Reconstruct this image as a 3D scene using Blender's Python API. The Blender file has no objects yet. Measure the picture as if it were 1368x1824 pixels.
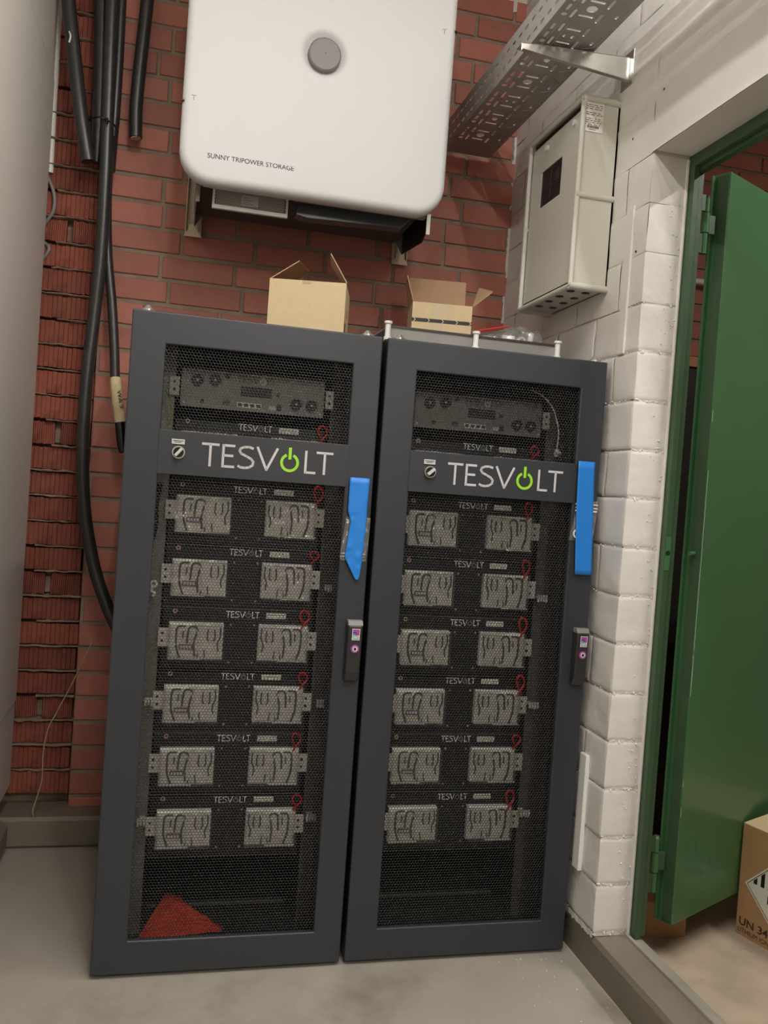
import bpy, math, random
import numpy as np
from mathutils import Matrix, Vector, noise
random.seed(7)
S = bpy.context.scene
COL = S.collection

# ------------------------------------------------------------------ camera
def make_camera():
    C = Vector((0.12287, -2.11001, 1.19624)); yaw, pit, rol = 0.2367427, -0.0223891, 0.0712130
    cy, sy, cp, sp, cr, sr = math.cos(yaw), math.sin(yaw), math.cos(pit), math.sin(pit), math.cos(rol), math.sin(rol)
    F = Vector((sy*cp, cy*cp, sp)); R0 = Vector((cy, -sy, 0)); U0 = R0.cross(F)
    R = cr*R0 + sr*U0; U = -sr*R0 + cr*U0
    cd = bpy.data.cameras.new('camera'); co = bpy.data.objects.new('camera', cd); COL.objects.link(co)
    m = Matrix(((R.x, U.x, -F.x, C.x), (R.y, U.y, -F.y, C.y), (R.z, U.z, -F.z, C.z), (0, 0, 0, 1)))
    co.matrix_world = m
    cd.sensor_fit = 'HORIZONTAL'; cd.sensor_width = 36.0; cd.lens = 36.0*1550.376/1368.0
    cd.clip_start = 0.02
    S.camera = co
make_camera()

# ------------------------------------------------------------------ world, lamps, exposure
w = bpy.data.worlds.new('world'); S.world = w; w.use_nodes = True
w.node_tree.nodes['Background'].inputs[0].default_value = (0.75, 0.85, 1.0, 1)
w.node_tree.nodes['Background'].inputs[1].default_value = 0.02
def area(name, loc, sx, sy, power, col=(1, 0.93, 0.84), rot=(0, 0, 0)):
    l = bpy.data.lights.new(name, 'AREA'); l.shape = 'RECTANGLE'; l.size = sx; l.size_y = sy
    l.energy = power; l.color = col
    o = bpy.data.objects.new(name, l); o.location = loc; o.rotation_euler = rot; COL.objects.link(o)
    return o
def tube_lamp(name, x, y, z, length, power, col=(1, 0.965, 0.92)):
    # a fluorescent tube radiates sideways as well as down: three strips around its axis
    area(name, (x, y, z), 0.018, length, power*.4, col)
    area(name, (x-.02, y, z+.01), 0.018, length, power*.3, col, (0, math.radians(72), 0))
    area(name, (x+.02, y, z+.01), 0.018, length, power*.3, col, (0, math.radians(-72), 0))
tube_lamp('tube_lamp_right', 0.72, -1.35, 3.04, 1.3, 23)
tube_lamp('tube_lamp_left', 0.16, -1.45, 3.04, 1.5, 22)
tube_lamp('rear_fill_lamp', 1.0, -4.1, 2.9, 1.4, 84)  # unseen fill added behind the camera to brighten the rack interiors
tube_lamp('next_room_lamp', 2.5, -1.1, 2.9, 1.2, 32, (1, 0.94, 0.86))
S.view_settings.view_transform = 'Standard'
S.view_settings.look = 'None'
S.view_settings.gamma = 1.0
S.view_settings.use_curve_mapping = False
S.view_settings.exposure = 0.45

# ------------------------------------------------------------------ materials
def srgb(r, g, b):
    f = lambda c: (c/255/12.92) if c/255 <= 0.04045 else ((c/255+0.055)/1.055)**2.4
    return (f(r), f(g), f(b), 1)
def mat(name, col, rough=0.6, metal=0.0, var=0.0, vscale=8.0, bump=0.0, bscale=60.0, obvar=0.0, spec=0.5,
        coat=0.0, stain=None, stain_scale=3.0, stain_lo=0.5, stain_hi=0.7, transm=0.0, bdist=0.003, stretch=None):
    m = bpy.data.materials.new(name); m.use_nodes = True
    nt = m.node_tree; N = nt.nodes; L = nt.links
    b = N['Principled BSDF']
    b.inputs['Roughness'].default_value = rough; b.inputs['Metallic'].default_value = metal
    b.inputs['Specular IOR Level'].default_value = spec; b.inputs['Coat Weight'].default_value = coat
    b.inputs['Transmission Weight'].default_value = transm
    tc = N.new('ShaderNodeTexCoord'); src = tc.outputs['Object']
    if stretch:
        mp = N.new('ShaderNodeMapping'); mp.inputs['Scale'].default_value = stretch
        L.new(src, mp.inputs[0]); src = mp.outputs[0]
    rgb = N.new('ShaderNodeRGB'); rgb.outputs[0].default_value = col
    out = rgb.outputs[0]
    if var > 0:
        n = N.new('ShaderNodeTexNoise'); n.inputs['Scale'].default_value = vscale; n.inputs['Detail'].default_value = 6
        L.new(src, n.inputs['Vector'])
        mr = N.new('ShaderNodeMapRange'); mr.inputs[1].default_value = 0.25; mr.inputs[2].default_value = 0.75
        mr.inputs[3].default_value = 1-var; mr.inputs[4].default_value = 1+var
        L.new(n.outputs[0], mr.inputs[0])
        hs = N.new('ShaderNodeHueSaturation'); L.new(out, hs.inputs['Color']); L.new(mr.outputs[0], hs.inputs['Value'])
        out = hs.outputs[0]
    if obvar > 0:
        oi = N.new('ShaderNodeObjectInfo')
        mr = N.new('ShaderNodeMapRange'); mr.inputs[3].default_value = 1-obvar; mr.inputs[4].default_value = 1+obvar
        L.new(oi.outputs['Random'], mr.inputs[0])
        hs = N.new('ShaderNodeHueSaturation'); L.new(out, hs.inputs['Color']); L.new(mr.outputs[0], hs.inputs['Value'])
        out = hs.outputs[0]
    if stain:
        n = N.new('ShaderNodeTexNoise'); n.inputs['Scale'].default_value = stain_scale; n.inputs['Detail'].default_value = 9
        n.inputs['Roughness'].default_value = 0.65
        L.new(src, n.inputs['Vector'])
        mr = N.new('ShaderNodeMapRange'); mr.inputs[1].default_value = stain_lo; mr.inputs[2].default_value = stain_hi
        L.new(n.outputs[0], mr.inputs[0])
        mx = N.new('ShaderNodeMix'); mx.data_type = 'RGBA'; mx.inputs[7].default_value = stain
        L.new(mr.outputs[0], mx.inputs[0]); L.new(out, mx.inputs[6]); out = mx.outputs[2]
    L.new(out, b.inputs['Base Color'])
    if bump > 0:
        n = N.new('ShaderNodeTexNoise'); n.inputs['Scale'].default_value = bscale; n.inputs['Detail'].default_value = 7
        L.new(src, n.inputs['Vector'])
        bp = N.new('ShaderNodeBump'); bp.inputs['Strength'].default_value = bump; bp.inputs['Distance'].default_value = bdist
        L.new(n.outputs[0], bp.inputs['Height']); L.new(bp.outputs[0], b.inputs['Normal'])
    return m
def film(name, tint=(1, 1, 1, 1), alpha=0.25, rough=0.08, bump=0.0, body=0.0, bscale=25):
    m = bpy.data.materials.new(name); m.use_nodes = True
    nt = m.node_tree; N = nt.nodes; L = nt.links; N.clear()
    o = N.new('ShaderNodeOutputMaterial'); t = N.new('ShaderNodeBsdfTransparent'); t.inputs[0].default_value = tint
    g = N.new('ShaderNodeBsdfGlossy'); g.inputs['Roughness'].default_value = rough; g.inputs[0].default_value = (.9, .9, .9, 1)
    fr = N.new('ShaderNodeFresnel'); fr.inputs[0].default_value = 1.5
    ad = N.new('ShaderNodeMath'); ad.operation = 'ADD'; ad.inputs[1].default_value = alpha; ad.use_clamp = True
    L.new(fr.outputs[0], ad.inputs[0])
    mx = N.new('ShaderNodeMixShader'); L.new(ad.outputs[0], mx.inputs[0]); L.new(t.outputs[0], mx.inputs[1]); L.new(g.outputs[0], mx.inputs[2])
    res = mx.outputs[0]
    if body > 0:
        d = N.new('ShaderNodeBsdfDiffuse'); d.inputs[0].default_value = (.7, .68, .66, 1)
        m2 = N.new('ShaderNodeMixShader'); m2.inputs[0].default_value = body
        L.new(res, m2.inputs[1]); L.new(d.outputs[0], m2.inputs[2]); res = m2.outputs[0]
    if bump > 0:
        tc = N.new('ShaderNodeTexCoord'); n = N.new('ShaderNodeTexNoise'); n.inputs['Scale'].default_value = bscale; n.inputs['Detail'].default_value = 4
        L.new(tc.outputs['Object'], n.inputs['Vector'])
        bp = N.new('ShaderNodeBump'); bp.inputs['Strength'].default_value = bump; bp.inputs['Distance'].default_value = 0.01
        L.new(n.outputs[0], bp.inputs['Height']); L.new(bp.outputs[0], g.inputs['Normal']); L.new(bp.outputs[0], fr.inputs['Normal'])
    L.new(res, o.inputs[0])
    return m
M = dict(
 floor=mat('floor_paint', srgb(162, 156, 145), 0.38, var=0.10, vscale=2.5, bump=0.15, bscale=9, stain=srgb(120, 112, 100), stain_scale=2.2, stain_lo=.52, stain_hi=.8),
 floor2=mat('dusty_concrete', srgb(182, 166, 146), 0.9, var=0.22, vscale=7, bump=0.6, bscale=40, stain=srgb(138, 118, 98), stain_scale=9, stain_lo=.58, stain_hi=.75),
 curb=mat('curb_paint', srgb(122, 114, 101), 0.55, var=0.12, vscale=5, bump=0.5, bscale=22, stain=srgb(90, 82, 70), stain_scale=6, stain_lo=.55, stain_hi=.75),
 brick=mat('red_brick', srgb(180, 112, 96), 0.62, var=0.14, vscale=14, bump=0.35, bscale=45, obvar=0.16, stain=srgb(158, 102, 88), stain_scale=8, stain_lo=.5, stain_hi=.75),
 rawbrick=mat('raw_brick', srgb(140, 76, 60), 0.85, var=0.25, vscale=12, bump=0.8, bscale=60, obvar=0.2, stain=srgb(95, 50, 38), stain_scale=12, stain_lo=.5, stain_hi=.7),
 mortar=mat('mortar', srgb(150, 134, 118), 0.95, var=0.2, vscale=20, bump=0.8, bscale=90),
 rawmortar=mat('raw_mortar', srgb(138, 116, 100), 0.95, var=0.3, vscale=18, bump=1.0, bscale=70),
 white_wall=mat('white_wall_paint', srgb(220, 216, 210), 0.55, var=0.04, vscale=5, bump=0.55, bscale=30, stain=srgb(214, 208, 200), stain_scale=7, stain_lo=.55, stain_hi=.75, bdist=0.004),
 white_joint=mat('painted_joint', srgb(212, 206, 197), 0.6, bump=1.0, bscale=60, var=.08, bdist=.006),
 plaster=mat('plaster', srgb(160, 154, 144), 0.8, var=.03, vscale=3, bump=.2, bscale=20),
 ceiling=mat('ceiling_paint', srgb(200, 196, 188), 0.9),
 cab=mat('anthracite_paint', srgb(50, 52, 58), 0.42, bump=0.12, bscale=900, var=.03, vscale=3, bdist=.0006),
 cabin=mat('cabinet_inside', srgb(38, 39, 40), 0.6, var=.05),
 mesh=mat('mesh_steel', srgb(26, 26, 27), 0.26, metal=0.0, spec=.8),
 rail=mat('rail_zinc', srgb(120, 120, 114), 0.45, metal=0.5, var=.1, vscale=20),
 black=mat('black_front', srgb(12, 12, 13), 0.5),
 blackrub=mat('black_rubber', srgb(46, 44, 44), 0.36, var=.2, vscale=30, bump=.3, bscale=25, spec=.6),
 blackcap=mat('black_shrink', srgb(12, 12, 12), 0.18, spec=.7),
 grayface=mat('controller_face', srgb(128, 122, 118), 0.5, metal=.3, var=.05, vscale=12),
 case=mat('terminal_cover', srgb(244, 238, 232), 0.35, metal=.0, var=.08, vscale=18, bump=.5, bscale=40, bdist=.004),
 case_rim=mat('terminal_cover_rim', srgb(248, 246, 242), 0.25),
 case_dark=mat('terminal_groove', srgb(58, 52, 50), 0.4),
 ear=mat('zinc_ear', srgb(200, 192, 184), 0.5, metal=.1, var=.1, vscale=30),
 white_plastic=mat('white_plastic', srgb(226, 225, 222), 0.35, coat=.2),
 inv=mat('inverter_white', srgb(214, 214, 216), 0.55, spec=.35),
 inv_dark=mat('inverter_body', srgb(74, 72, 68), 0.6, var=.05),
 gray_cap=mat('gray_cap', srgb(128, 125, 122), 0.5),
 gray_cap2=mat('gray_cap_face', srgb(118, 116, 114), 0.45),
 zinc=mat('galvanised', srgb(198, 196, 190), 0.30, metal=.9, var=.14, vscale=22),
 tray=mat('tray_steel', srgb(172, 170, 166), 0.42, metal=.45, var=.1, vscale=16),
 cream=mat('cream_rail', srgb(206, 190, 162), 0.6),
 ebox=mat('distribution_box_paint', srgb(198, 195, 184), 0.45),
 ebox2=mat('distribution_lid', srgb(194, 191, 180), 0.42),
 wcab=mat('light_gray_cabinet', srgb(226, 223, 216), 0.4, var=.02, vscale=2),
 green=mat('green_paint', srgb(66, 112, 70), 0.30, bump=.12, bscale=6, var=.06, vscale=4, coat=.2),
 green_dark=mat('green_frame_paint', srgb(60, 86, 60), 0.38, var=.1, vscale=12, bump=.2, bscale=30),
 scratch=mat('bare_metal', srgb(190, 205, 185), 0.5),
 letter=mat('letter_silver', srgb(198, 196, 198), 0.4),
 lime=mat('letter_lime', srgb(150, 215, 50), 0.4),
 ink=mat('ink', srgb(24, 24, 26), 0.5),
 paper=mat('paper_label', srgb(226, 222, 212), 0.6),
 white=mat('white_print', srgb(232, 232, 232), 0.5),
 magenta=mat('magenta_print', srgb(170, 60, 160), 0.5),
 cyan=mat('cyan_print', srgb(60, 150, 205), 0.5),
 purple=mat('purple_print', srgb(96, 48, 104), 0.5),
 red=mat('red_cable', srgb(190, 30, 34), 0.4),
 redcloth=mat('red_cloth', srgb(205, 62, 36), 0.8, var=.2, vscale=14, bump=.5, bscale=60),
 blue=mat('blue_tape', srgb(34, 128, 218), 0.42, bump=.25, bscale=28, bdist=.002),
 card=mat('cardboard', srgb(212, 190, 152), 0.8, var=.05, vscale=30),
 card_in=mat('cardboard_inside', srgb(182, 148, 118), 0.85, var=.05, vscale=30),
 card_dark=mat('cardboard_brown', srgb(176, 138, 98), 0.8, var=.08, vscale=20),
 tape=mat('parcel_tape', srgb(190, 168, 130), 0.3),
 masking=mat('masking_tape', srgb(214, 196, 152), 0.7, var=.1, vscale=40, bump=.8, bscale=60),
 copper=mat('cable_core', srgb(210, 170, 150), 0.5, var=.3, vscale=80),
 thinwire=mat('thin_wire', srgb(165, 150, 122), 0.5),
 greenwire=mat('green_wire', srgb(96, 120, 30), 0.5),
 wood=mat('wood_board', srgb(180, 124, 84), 0.7, var=.1, vscale=10),
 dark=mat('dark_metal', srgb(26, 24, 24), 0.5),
 clear=film('clear_acrylic', (.93, .93, .92, 1), 0.05, 0.08, body=.30),
 bag=film('clear_bag', (.97, .97, .97, 1), 0.10, 0.12, bump=1.0, body=.10, bscale=40),
 wrap=film('clear_cover', (.95, .95, .95, 1), 0.03, 0.14, bump=.8, body=.05, bscale=30),
)

# ------------------------------------------------------------------ geometry helpers
class G:
    def __init__(s): s.v = []; s.f = []; s.sm = []
    def add(s, v, f, smooth=False):
        n = len(s.v); s.v += [tuple(p) for p in v]; s.f += [tuple(i+n for i in q) for q in f]; s.sm += [smooth]*len(f); return s
    def box(s, x0, x1, y0, y1, z0, z1):
        return s.add([(x0,y0,z0),(x1,y0,z0),(x1,y1,z0),(x0,y1,z0),(x0,y0,z1),(x1,y0,z1),(x1,y1,z1),(x0,y1,z1)],
                     [(0,3,2,1),(4,5,6,7),(0,1,5,4),(1,2,6,5),(2,3,7,6),(3,0,4,7)])
    def cbox(s, x0, x1, y0, y1, z0, z1, c=0.004, j=0.0, rnd=None):
        """box with chamfered -y face; j jitters the front rim"""
        r = rnd or random
        J = lambda: (r.random()-.5)*2*j
        v = [(x0,y1,z0),(x1,y1,z0),(x1,y1,z1),(x0,y1,z1)]
        a = [(x0+J(),y0+c,z0+J()),(x1+J(),y0+c,z0+J()),(x1+J(),y0+c,z1+J()),(x0+J(),y0+c,z1+J())]
        b = [(x0+c,y0+J()*.5,z0+c),(x1-c,y0+J()*.5,z0+c),(x1-c,y0+J()*.5,z1-c),(x0+c,y0+J()*.5,z1-c)]
        return s.add(v+a+b, [(8,9,10,11),(4,5,9,8),(5,6,10,9),(6,7,11,10),(7,4,8,11),(0,1,5,4),(1,2,6,5),(2,3,7,6),(3,0,4,7),(3,2,1,0)])
    def cyl(s, p0, p1, r, n=16, r1=None, caps=True):
        p0 = Vector(p0); p1 = Vector(p1); r1 = r if r1 is None else r1
        d = (p1-p0).normalized(); a = d.orthogonal().normalized(); b = d.cross(a)
        v = []
        for p, q in ((p0, r), (p1, r1)):
            v += [p+q*(math.cos(2*math.pi*i/n)*a+math.sin(2*math.pi*i/n)*b) for i in range(n)]
        s.add(v, [(i, (i+1) % n, n+(i+1) % n, n+i) for i in range(n)], True)
        if caps:
            s.add(v[:n], [tuple(range(n))[::-1]]); s.add(v[n:], [tuple(range(n))])
        return s
    def ring(s, c, ax, r0, r1, h, n=32):
        """flat washer of inner r0, outer r1 and thickness h along axis ax"""
        c = Vector(c); d = Vector(ax).normalized(); a = d.orthogonal().normalized(); b = d.cross(a)
        v = []
        for r, t in ((r0, 0), (r1, 0), (r1, h), (r0, h)):
            v += [c+t*d+r*(math.cos(2*math.pi*i/n)*a+math.sin(2*math.pi*i/n)*b) for i in range(n)]
        f = []
        for k in range(4):
            k2 = (k+1) % 4
            f += [(k*n+i, k*n+(i+1) % n, k2*n+(i+1) % n, k2*n+i) for i in range(n)]
        return s.add(v, f)
    def tube(s, pts, r, n=14, sub=5, caps=True, rs=None):
        P = [Vector(p) for p in pts]; Q = []; RR = []
        rs = rs or [r]*len(P)
        for i in range(len(P)-1):
            a = P[max(i-1, 0)]; b = P[i]; c = P[i+1]; d = P[min(i+2, len(P)-1)]
            for k in range(sub):
                t = k/sub
                Q.append(.5*((2*b)+(c-a)*t+(2*a-5*b+4*c-d)*t*t+(3*b-a-3*c+d)*t**3)); RR.append(rs[i]*(1-t)+rs[i+1]*t)
        Q.append(P[-1]); RR.append(rs[-1])
        T = (Q[1]-Q[0]).normalized(); a = T.orthogonal().normalized(); v = []
        for i, q in enumerate(Q):
            T = (Q[min(i+1, len(Q)-1)]-Q[max(i-1, 0)]).normalized()
            a = (a-a.dot(T)*T).normalized(); b = T.cross(a)
            v += [q+RR[i]*(math.cos(2*math.pi*k/n)*a+math.sin(2*math.pi*k/n)*b) for k in range(n)]
        f = [(i*n+k, i*n+(k+1) % n, (i+1)*n+(k+1) % n, (i+1)*n+k) for i in range(len(Q)-1) for k in range(n)]
        s.add(v, f, True)
        if caps: s.add(v[:n], [tuple(range(n))[::-1]]); s.add(v[-n:], [tuple(range(n))])
        return s
    def sheet(s, fn, nu, nv, smooth=True):
        v = [fn(i/nu, j/nv) for j in range(nv+1) for i in range(nu+1)]
        f = [(j*(nu+1)+i, j*(nu+1)+i+1, (j+1)*(nu+1)+i+1, (j+1)*(nu+1)+i) for j in range(nv) for i in range(nu)]
        return s.add(v, f, smooth)
    def flat(s, pts2, faces, O, U, V, smooth=False):
        O = Vector(O); U = Vector(U); V = Vector(V)
        return s.add([O+U*p[0]+V*p[1] for p in pts2], faces)
    def rect(s, O, U, V, u0, u1, v0, v1):
        return s.flat([(u0,v0),(u1,v0),(u1,v1),(u0,v1)], [(0,1,2,3)], O, U, V)
    def prism(s, poly, O, U, V, W):
        """polygon in the U,V plane extruded along W"""
        O = Vector(O); U = Vector(U); V = Vector(V); W = Vector(W); n = len(poly)
        v = [O+U*p[0]+V*p[1] for p in poly]; v2 = [q+W for q in v]
        return s.add(v+v2, [tuple(range(n))[::-1], tuple(range(n, 2*n))]+[(i, (i+1) % n, n+(i+1) % n, n+i) for i in range(n)])
    def mesh(s, name):
        m = bpy.data.meshes.new(name); m.from_pydata(s.v, [], s.f)
        m.polygons.foreach_set('use_smooth', s.sm); m.update(); return m

ORG = {}
def org(parent):
    while parent is not None and parent.name not in ORG and parent.parent: parent = parent.parent
    return ORG.get(parent.name, Vector((0, 0, 0))) if parent is not None else Vector((0, 0, 0))
def obj(name, g, m, parent=None, bevel=0, seg=2, local=False, kind=None, label=None, fixn=True):
    if isinstance(g, G):
        if parent is not None and not local:
            o_ = org(parent)
            g.v = [(p[0]-o_.x, p[1]-o_.y, p[2]-o_.z) for p in g.v]
        me = g.mesh(name)
    else: me = g
    if m is not None and not me.materials: me.materials.append(m if not isinstance(m, str) else M[m])
    o = bpy.data.objects.new(name, me); COL.objects.link(o)
    if parent is not None: o.parent = parent
    if bevel:
        b = o.modifiers.new('bevel', 'BEVEL'); b.width = bevel; b.segments = seg; b.limit_method = 'ANGLE'; b.angle_limit = math.radians(40)
        b.harden_normals = False
    if kind: o['kind'] = kind
    if label: o['label'] = label
    return o
def thing(name, label, cat, loc=(0, 0, 0), rotz=0, group=None):
    o = bpy.data.objects.new(name, None); COL.objects.link(o); o.location = loc; o.rotation_euler = (0, 0, rotz)
    o.empty_display_size = .05
    o['label'] = label; o['category'] = cat
    if group: o['group'] = group
    ORG[o.name] = Vector(loc)
    return o
def tag(o, label, cat, group=None):
    o['label'] = label; o['category'] = cat
    if group: o['group'] = group
    return o
def struct(name, g=None, m=None, loc=(0, 0, 0)):
    if g is None:
        o = bpy.data.objects.new(name, None); COL.objects.link(o); o.location = loc; ORG[o.name] = Vector(loc)
    else: o = obj(name, g, m)
    o['kind'] = 'structure'; return o
def copy_tree(o, parent=None):
    c = o.copy(); COL.objects.link(c)
    if parent is not None: c.parent = parent
    for ch in list(o.children): copy_tree(ch, c)
    return c

# writing: built-in font turned into flat mesh, normalised to its own box
_tx = {}
def text2d(s, off=0.0):
    if s in _tx: return _tx[s]
    cu = bpy.data.curves.new('t', 'FONT'); cu.body = s; cu.resolution_u = 4; cu.offset = off
    to = bpy.data.objects.new('t', cu); COL.objects.link(to)
    dg = bpy.context.evaluated_depsgraph_get(); me = bpy.data.meshes.new_from_object(to.evaluated_get(dg))
    v = [(p.co.x, p.co.y) for p in me.vertices]; f = [tuple(p.vertices) for p in me.polygons]
    bpy.data.objects.remove(to); bpy.data.curves.remove(cu); bpy.data.meshes.remove(me)
    x0 = min(p[0] for p in v); x1 = max(p[0] for p in v); y0 = min(p[1] for p in v); y1 = max(p[1] for p in v)
    _tx[s] = ([((p[0]-x0)/(x1-x0), (p[1]-y0)/(y1-y0)) for p in v], f)
    return _tx[s]
def put_text(g, s, O, U, V, u0, u1, v0, v1):
    p, f = text2d(s)
    return g.flat([(u0+a*(u1-u0), v0+b*(v1-v0)) for a, b in p], f, O, U, V)
# thin sans capitals drawn as strokes, for the battery maker's lettering
def stroke(g, pts, wd, O, U, V):
    O = Vector(O); U = Vector(U); V = Vector(V)
    for i in range(len(pts)-1):
        a = Vector(pts[i]); b = Vector(pts[i+1]); d = (b-a).normalized()*wd/2; n = Vector((-d.y, d.x))
        if i > 0: a = a-d*.6
        if i < len(pts)-2: b = b+d*.6
        g.flat([a-n, b-n, b+n, a+n], [(0, 1, 2, 3)], O, U, V)
def brand(g, gring, gbar, O, U, V, W, H, wd=.105):
    """the word TESV(power symbol)LT: letters into g, ring into gring, bar into gbar"""
    t = wd*H
    order = [0, 0, 1, 1, 1, 1, 2, 3, 4, 4, 5, 5]; cnt = [0]
    def st(pts):     # g may be a list of six builders, one per letter
        q = g[order[cnt[0]]] if isinstance(g, list) else g
        cnt[0] += 1; stroke(q, [(x*W, y*H) for x, y in pts], t, O, U, V)
    st([(0, .95), (.129, .95)]); st([(.064, .95), (.064, 0)])
    st([(.160, 1), (.160, 0)]); st([(.160, .95), (.246, .95)]); st([(.160, .52), (.236, .52)]); st([(.160, .05), (.248, .05)])
    S_ = [(.385, .90), (.350, .955), (.315, .94), (.288, .87), (.281, .76), (.295, .65), (.335, .55), (.370, .45), (.388, .33), (.383, .18), (.358, .08), (.325, .045), (.295, .06), (.272, .12)]
    st(S_)
    st([(.413, 1), (.490, .03), (.568, 1)])
    st([(.788, 1), (.788, 0)]); st([(.788, .05), (.868, .05)])
    st([(.868, .95), (1, .95)]); st([(.934, .95), (.934, 0)])
    cx, cy_, r = .664*W, .42*H, .40*H+.12*t
    n = 36; a0 = math.radians(90+24); a1 = math.radians(90-24+360); P = []
    for i in range(n+1):
        a = a0+(a1-a0)*i/n; P += [(cx+r*math.cos(a), cy_+r*math.sin(a)), (cx+(r-t*1.15)*math.cos(a), cy_+(r-t*1.15)*math.sin(a))]
    gring.flat(P, [(2*i, 2*i+2, 2*i+3, 2*i+1) for i in range(n)], O, U, V)
    gbar.rect(O, U, V, cx-t*.62, cx+t*.62, .56*H, 1.08*H)

X = Vector((1, 0, 0)); Y = Vector((0, 1, 0)); Z = Vector((0, 0, 1))
XW, YB, HC = 1.235, 0.87, 3.1      # right wall, back wall, ceiling

# ================================================================== ROOM
struct('floor', G().box(-1.6, XW, -5.0, YB+.25, -.1, 0), 'floor')
struct('floor_next_room', G().box(XW, 4.2, -4.0, 1.7, -.1, -.0005), 'floor2')
struct('ceiling', G().box(-1.6, 4.2, -5.0, 1.7, HC, HC+.1), 'ceiling')
struct('wall_left', G().box(-1.7, -1.6, -5.0, YB+.2, 0, HC), 'plaster')
struct('wall_front', G().box(-1.7, XW, -5.1, -5.0, 0, HC), 'plaster')

# ---- back wall: mortar bed + facing bricks + raw chipped strip on the left
wb = struct('wall_back')
obj('mortar_bed', G().box(-.152, XW+.02, YB+.0015, YB+.2, 0, HC), 'mortar', wb)
obj('mortar_backing', G().box(-1.6, -.152, YB+.055, YB+.2, 0, HC), 'rawmortar', wb)
PITCH = 0.0815; Z0 = 1.19-14*PITCH
_bm = {}
def brick_mesh(L_, kind=0, dep=.05):
    key = (round(L_, 3), kind)
    if key not in _bm:
        r = random.Random(hash(key) & 0xffff)
        g = G().cbox(-L_/2, L_/2, -.004, dep, -.0342, .0342, .0022, .0009, r)
        _bm[key] = g.mesh('brick'); _bm[key].materials.append(M['brick'])
    return _bm[key]
rb = random.Random(11)
offs = {17: .024, 18: .087, 19: .035, 20: .09, 21: .024, 22: -.017, 23: .025, 24: .09, 25: .029}
for k in range(0, 37):
    zc = Z0+(k-.5)*PITCH
    if zc < .03 or zc > HC-.02: continue
    kk = k-13+13
    o0 = offs.get(int(round((zc-.0)/PITCH))-9, None)
    x = {0: .03, 1: .092, 2: -.01, 3: .06}[rb.choice([0, 0, 1, 2, 3])] if o0 is None else o0
    x = x-.24-.24
    while x < XW:
        a = max(x+.0055, -.15); b = min(x+.24-.0055, XW)
        if b-a > .03:
            L_ = round((b-a), 2)
            o = obj('brick', brick_mesh(b-a, rb.choice([0, 1])), None, wb)
            o.location = ((a+b)/2, YB+rb.uniform(-.001, .0012), zc+rb.uniform(-.0008, .0008))
            o.rotation_euler = (0, rb.uniform(-.004, .004), 0)
        x += .24
# raw hollow bricks with combed faces
def raw_mesh(seed, L_):
    r = random.Random(seed); n = 14; pts = []
    for i in range(n):
        x0 = -L_/2+L_*i/n; x1 = x0+L_/n
        d = r.uniform(-.002, .0015)
        pts += [(x0+.001, d), (x1-.0014, d+r.uniform(-.0006, .0006)), (x1-.0006, d+r.choice([.0015, .0025, .0035])), (x1, d+.0025)]
    pts = [(-L_/2, .003)]+pts
    poly = pts+[(L_/2, .07), (-L_/2, .07)]
    hb, ht = -.0355+r.uniform(-.001, .002), .0355+r.uniform(-.003, .001)
    v = []; m = len(poly)
    for z in (hb, ht):
        for (x, y) in poly: v.append((x, y, z+(r.uniform(-.0025, .0025) if y < .02 else 0)))
    f = [(i, (i+1) % m, m+(i+1) % m, m+i) for i in range(m)]+[tuple(range(m))[::-1], tuple(range(m, 2*m))]
    me = G().add(v, f).mesh('raw_brick'); me.materials.append(M['rawbrick']); return me
rawA = [raw_mesh(s, .20) for s in range(5)]; rawS = [raw_mesh(s+9, .09) for s in range(3)]
gm = G()
for k in range(0, 37):
    zc = Z0+(k-.5)*PITCH
    if zc < .1 or zc > HC-.02: continue
    dy = rb.uniform(-.004, .008); xe = -.156+rb.uniform(-.006, .002)
    broken = k in (5, 10, 16, 24)
    if broken:
        for xx, dd in ((xe-.045, .0), (xe-.155, .006)):
            o = obj('raw_brick', rb.choice(rawS), None, wb, label='broken short brick'); o.location = (xx, YB+.016+dy+dd, zc); o.rotation_euler = (0, rb.uniform(-.03, .03), rb.uniform(-.1, .1))
        gm.sheet(lambda u, v: (xe-.115+u*.035, YB+.045+.02*noise.noise((u*6, v*5, k)), zc-.03+v*.05), 4, 5)
    else:
        o = obj('raw_brick', rb.choice(rawA), None, wb); o.location = (xe-.10, YB+.014+dy, zc); o.rotation_euler = (0, rb.uniform(-.008, .008), rb.uniform(-.015, .015))
    # one more towards the light grey cabinet
    o = obj('raw_brick', rawS[k % 3], None, wb); o.location = (xe-.252, YB+.03+dy, zc)
    # ragged mortar in the bed joint above this course
    zj = zc+PITCH/2; lo = rb.uniform(-.31, -.27) if rb.random() < .5 else -.36
    nseg = 26
    def mj(u, v, zj=zj, lo=lo, k=k):
        x = lo+(-.155-lo)*u; nn = noise.noise((x*38, k*3.1, v*1.7)); n2 = noise.noise((x*90, k*5.1, v*2+9))
        a = v*math.pi; amp = .0042+.0035*nn+.0022*n2
        return (x, YB+.016-.010*math.sin(a)*(1+1.1*nn)+.03*(1-math.sin(a)), zj-math.cos(a)*amp+.0022*noise.noise((x*24, k, 3)))
    gm.sheet(mj, nseg, 5)
obj('ragged_mortar', gm, 'rawmortar', wb, kind='stuff')
obj('plaster_band', G().sheet(lambda u, v: (.60+(XW-.60)*u, YB-.004+.002*noise.noise((u*9, v*3, 0)), 2.938+.162*v-(.010*noise.noise((u*14, 5, 2)) if v < .01 else 0)), 60, 4), 'white_wall', wb)
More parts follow.
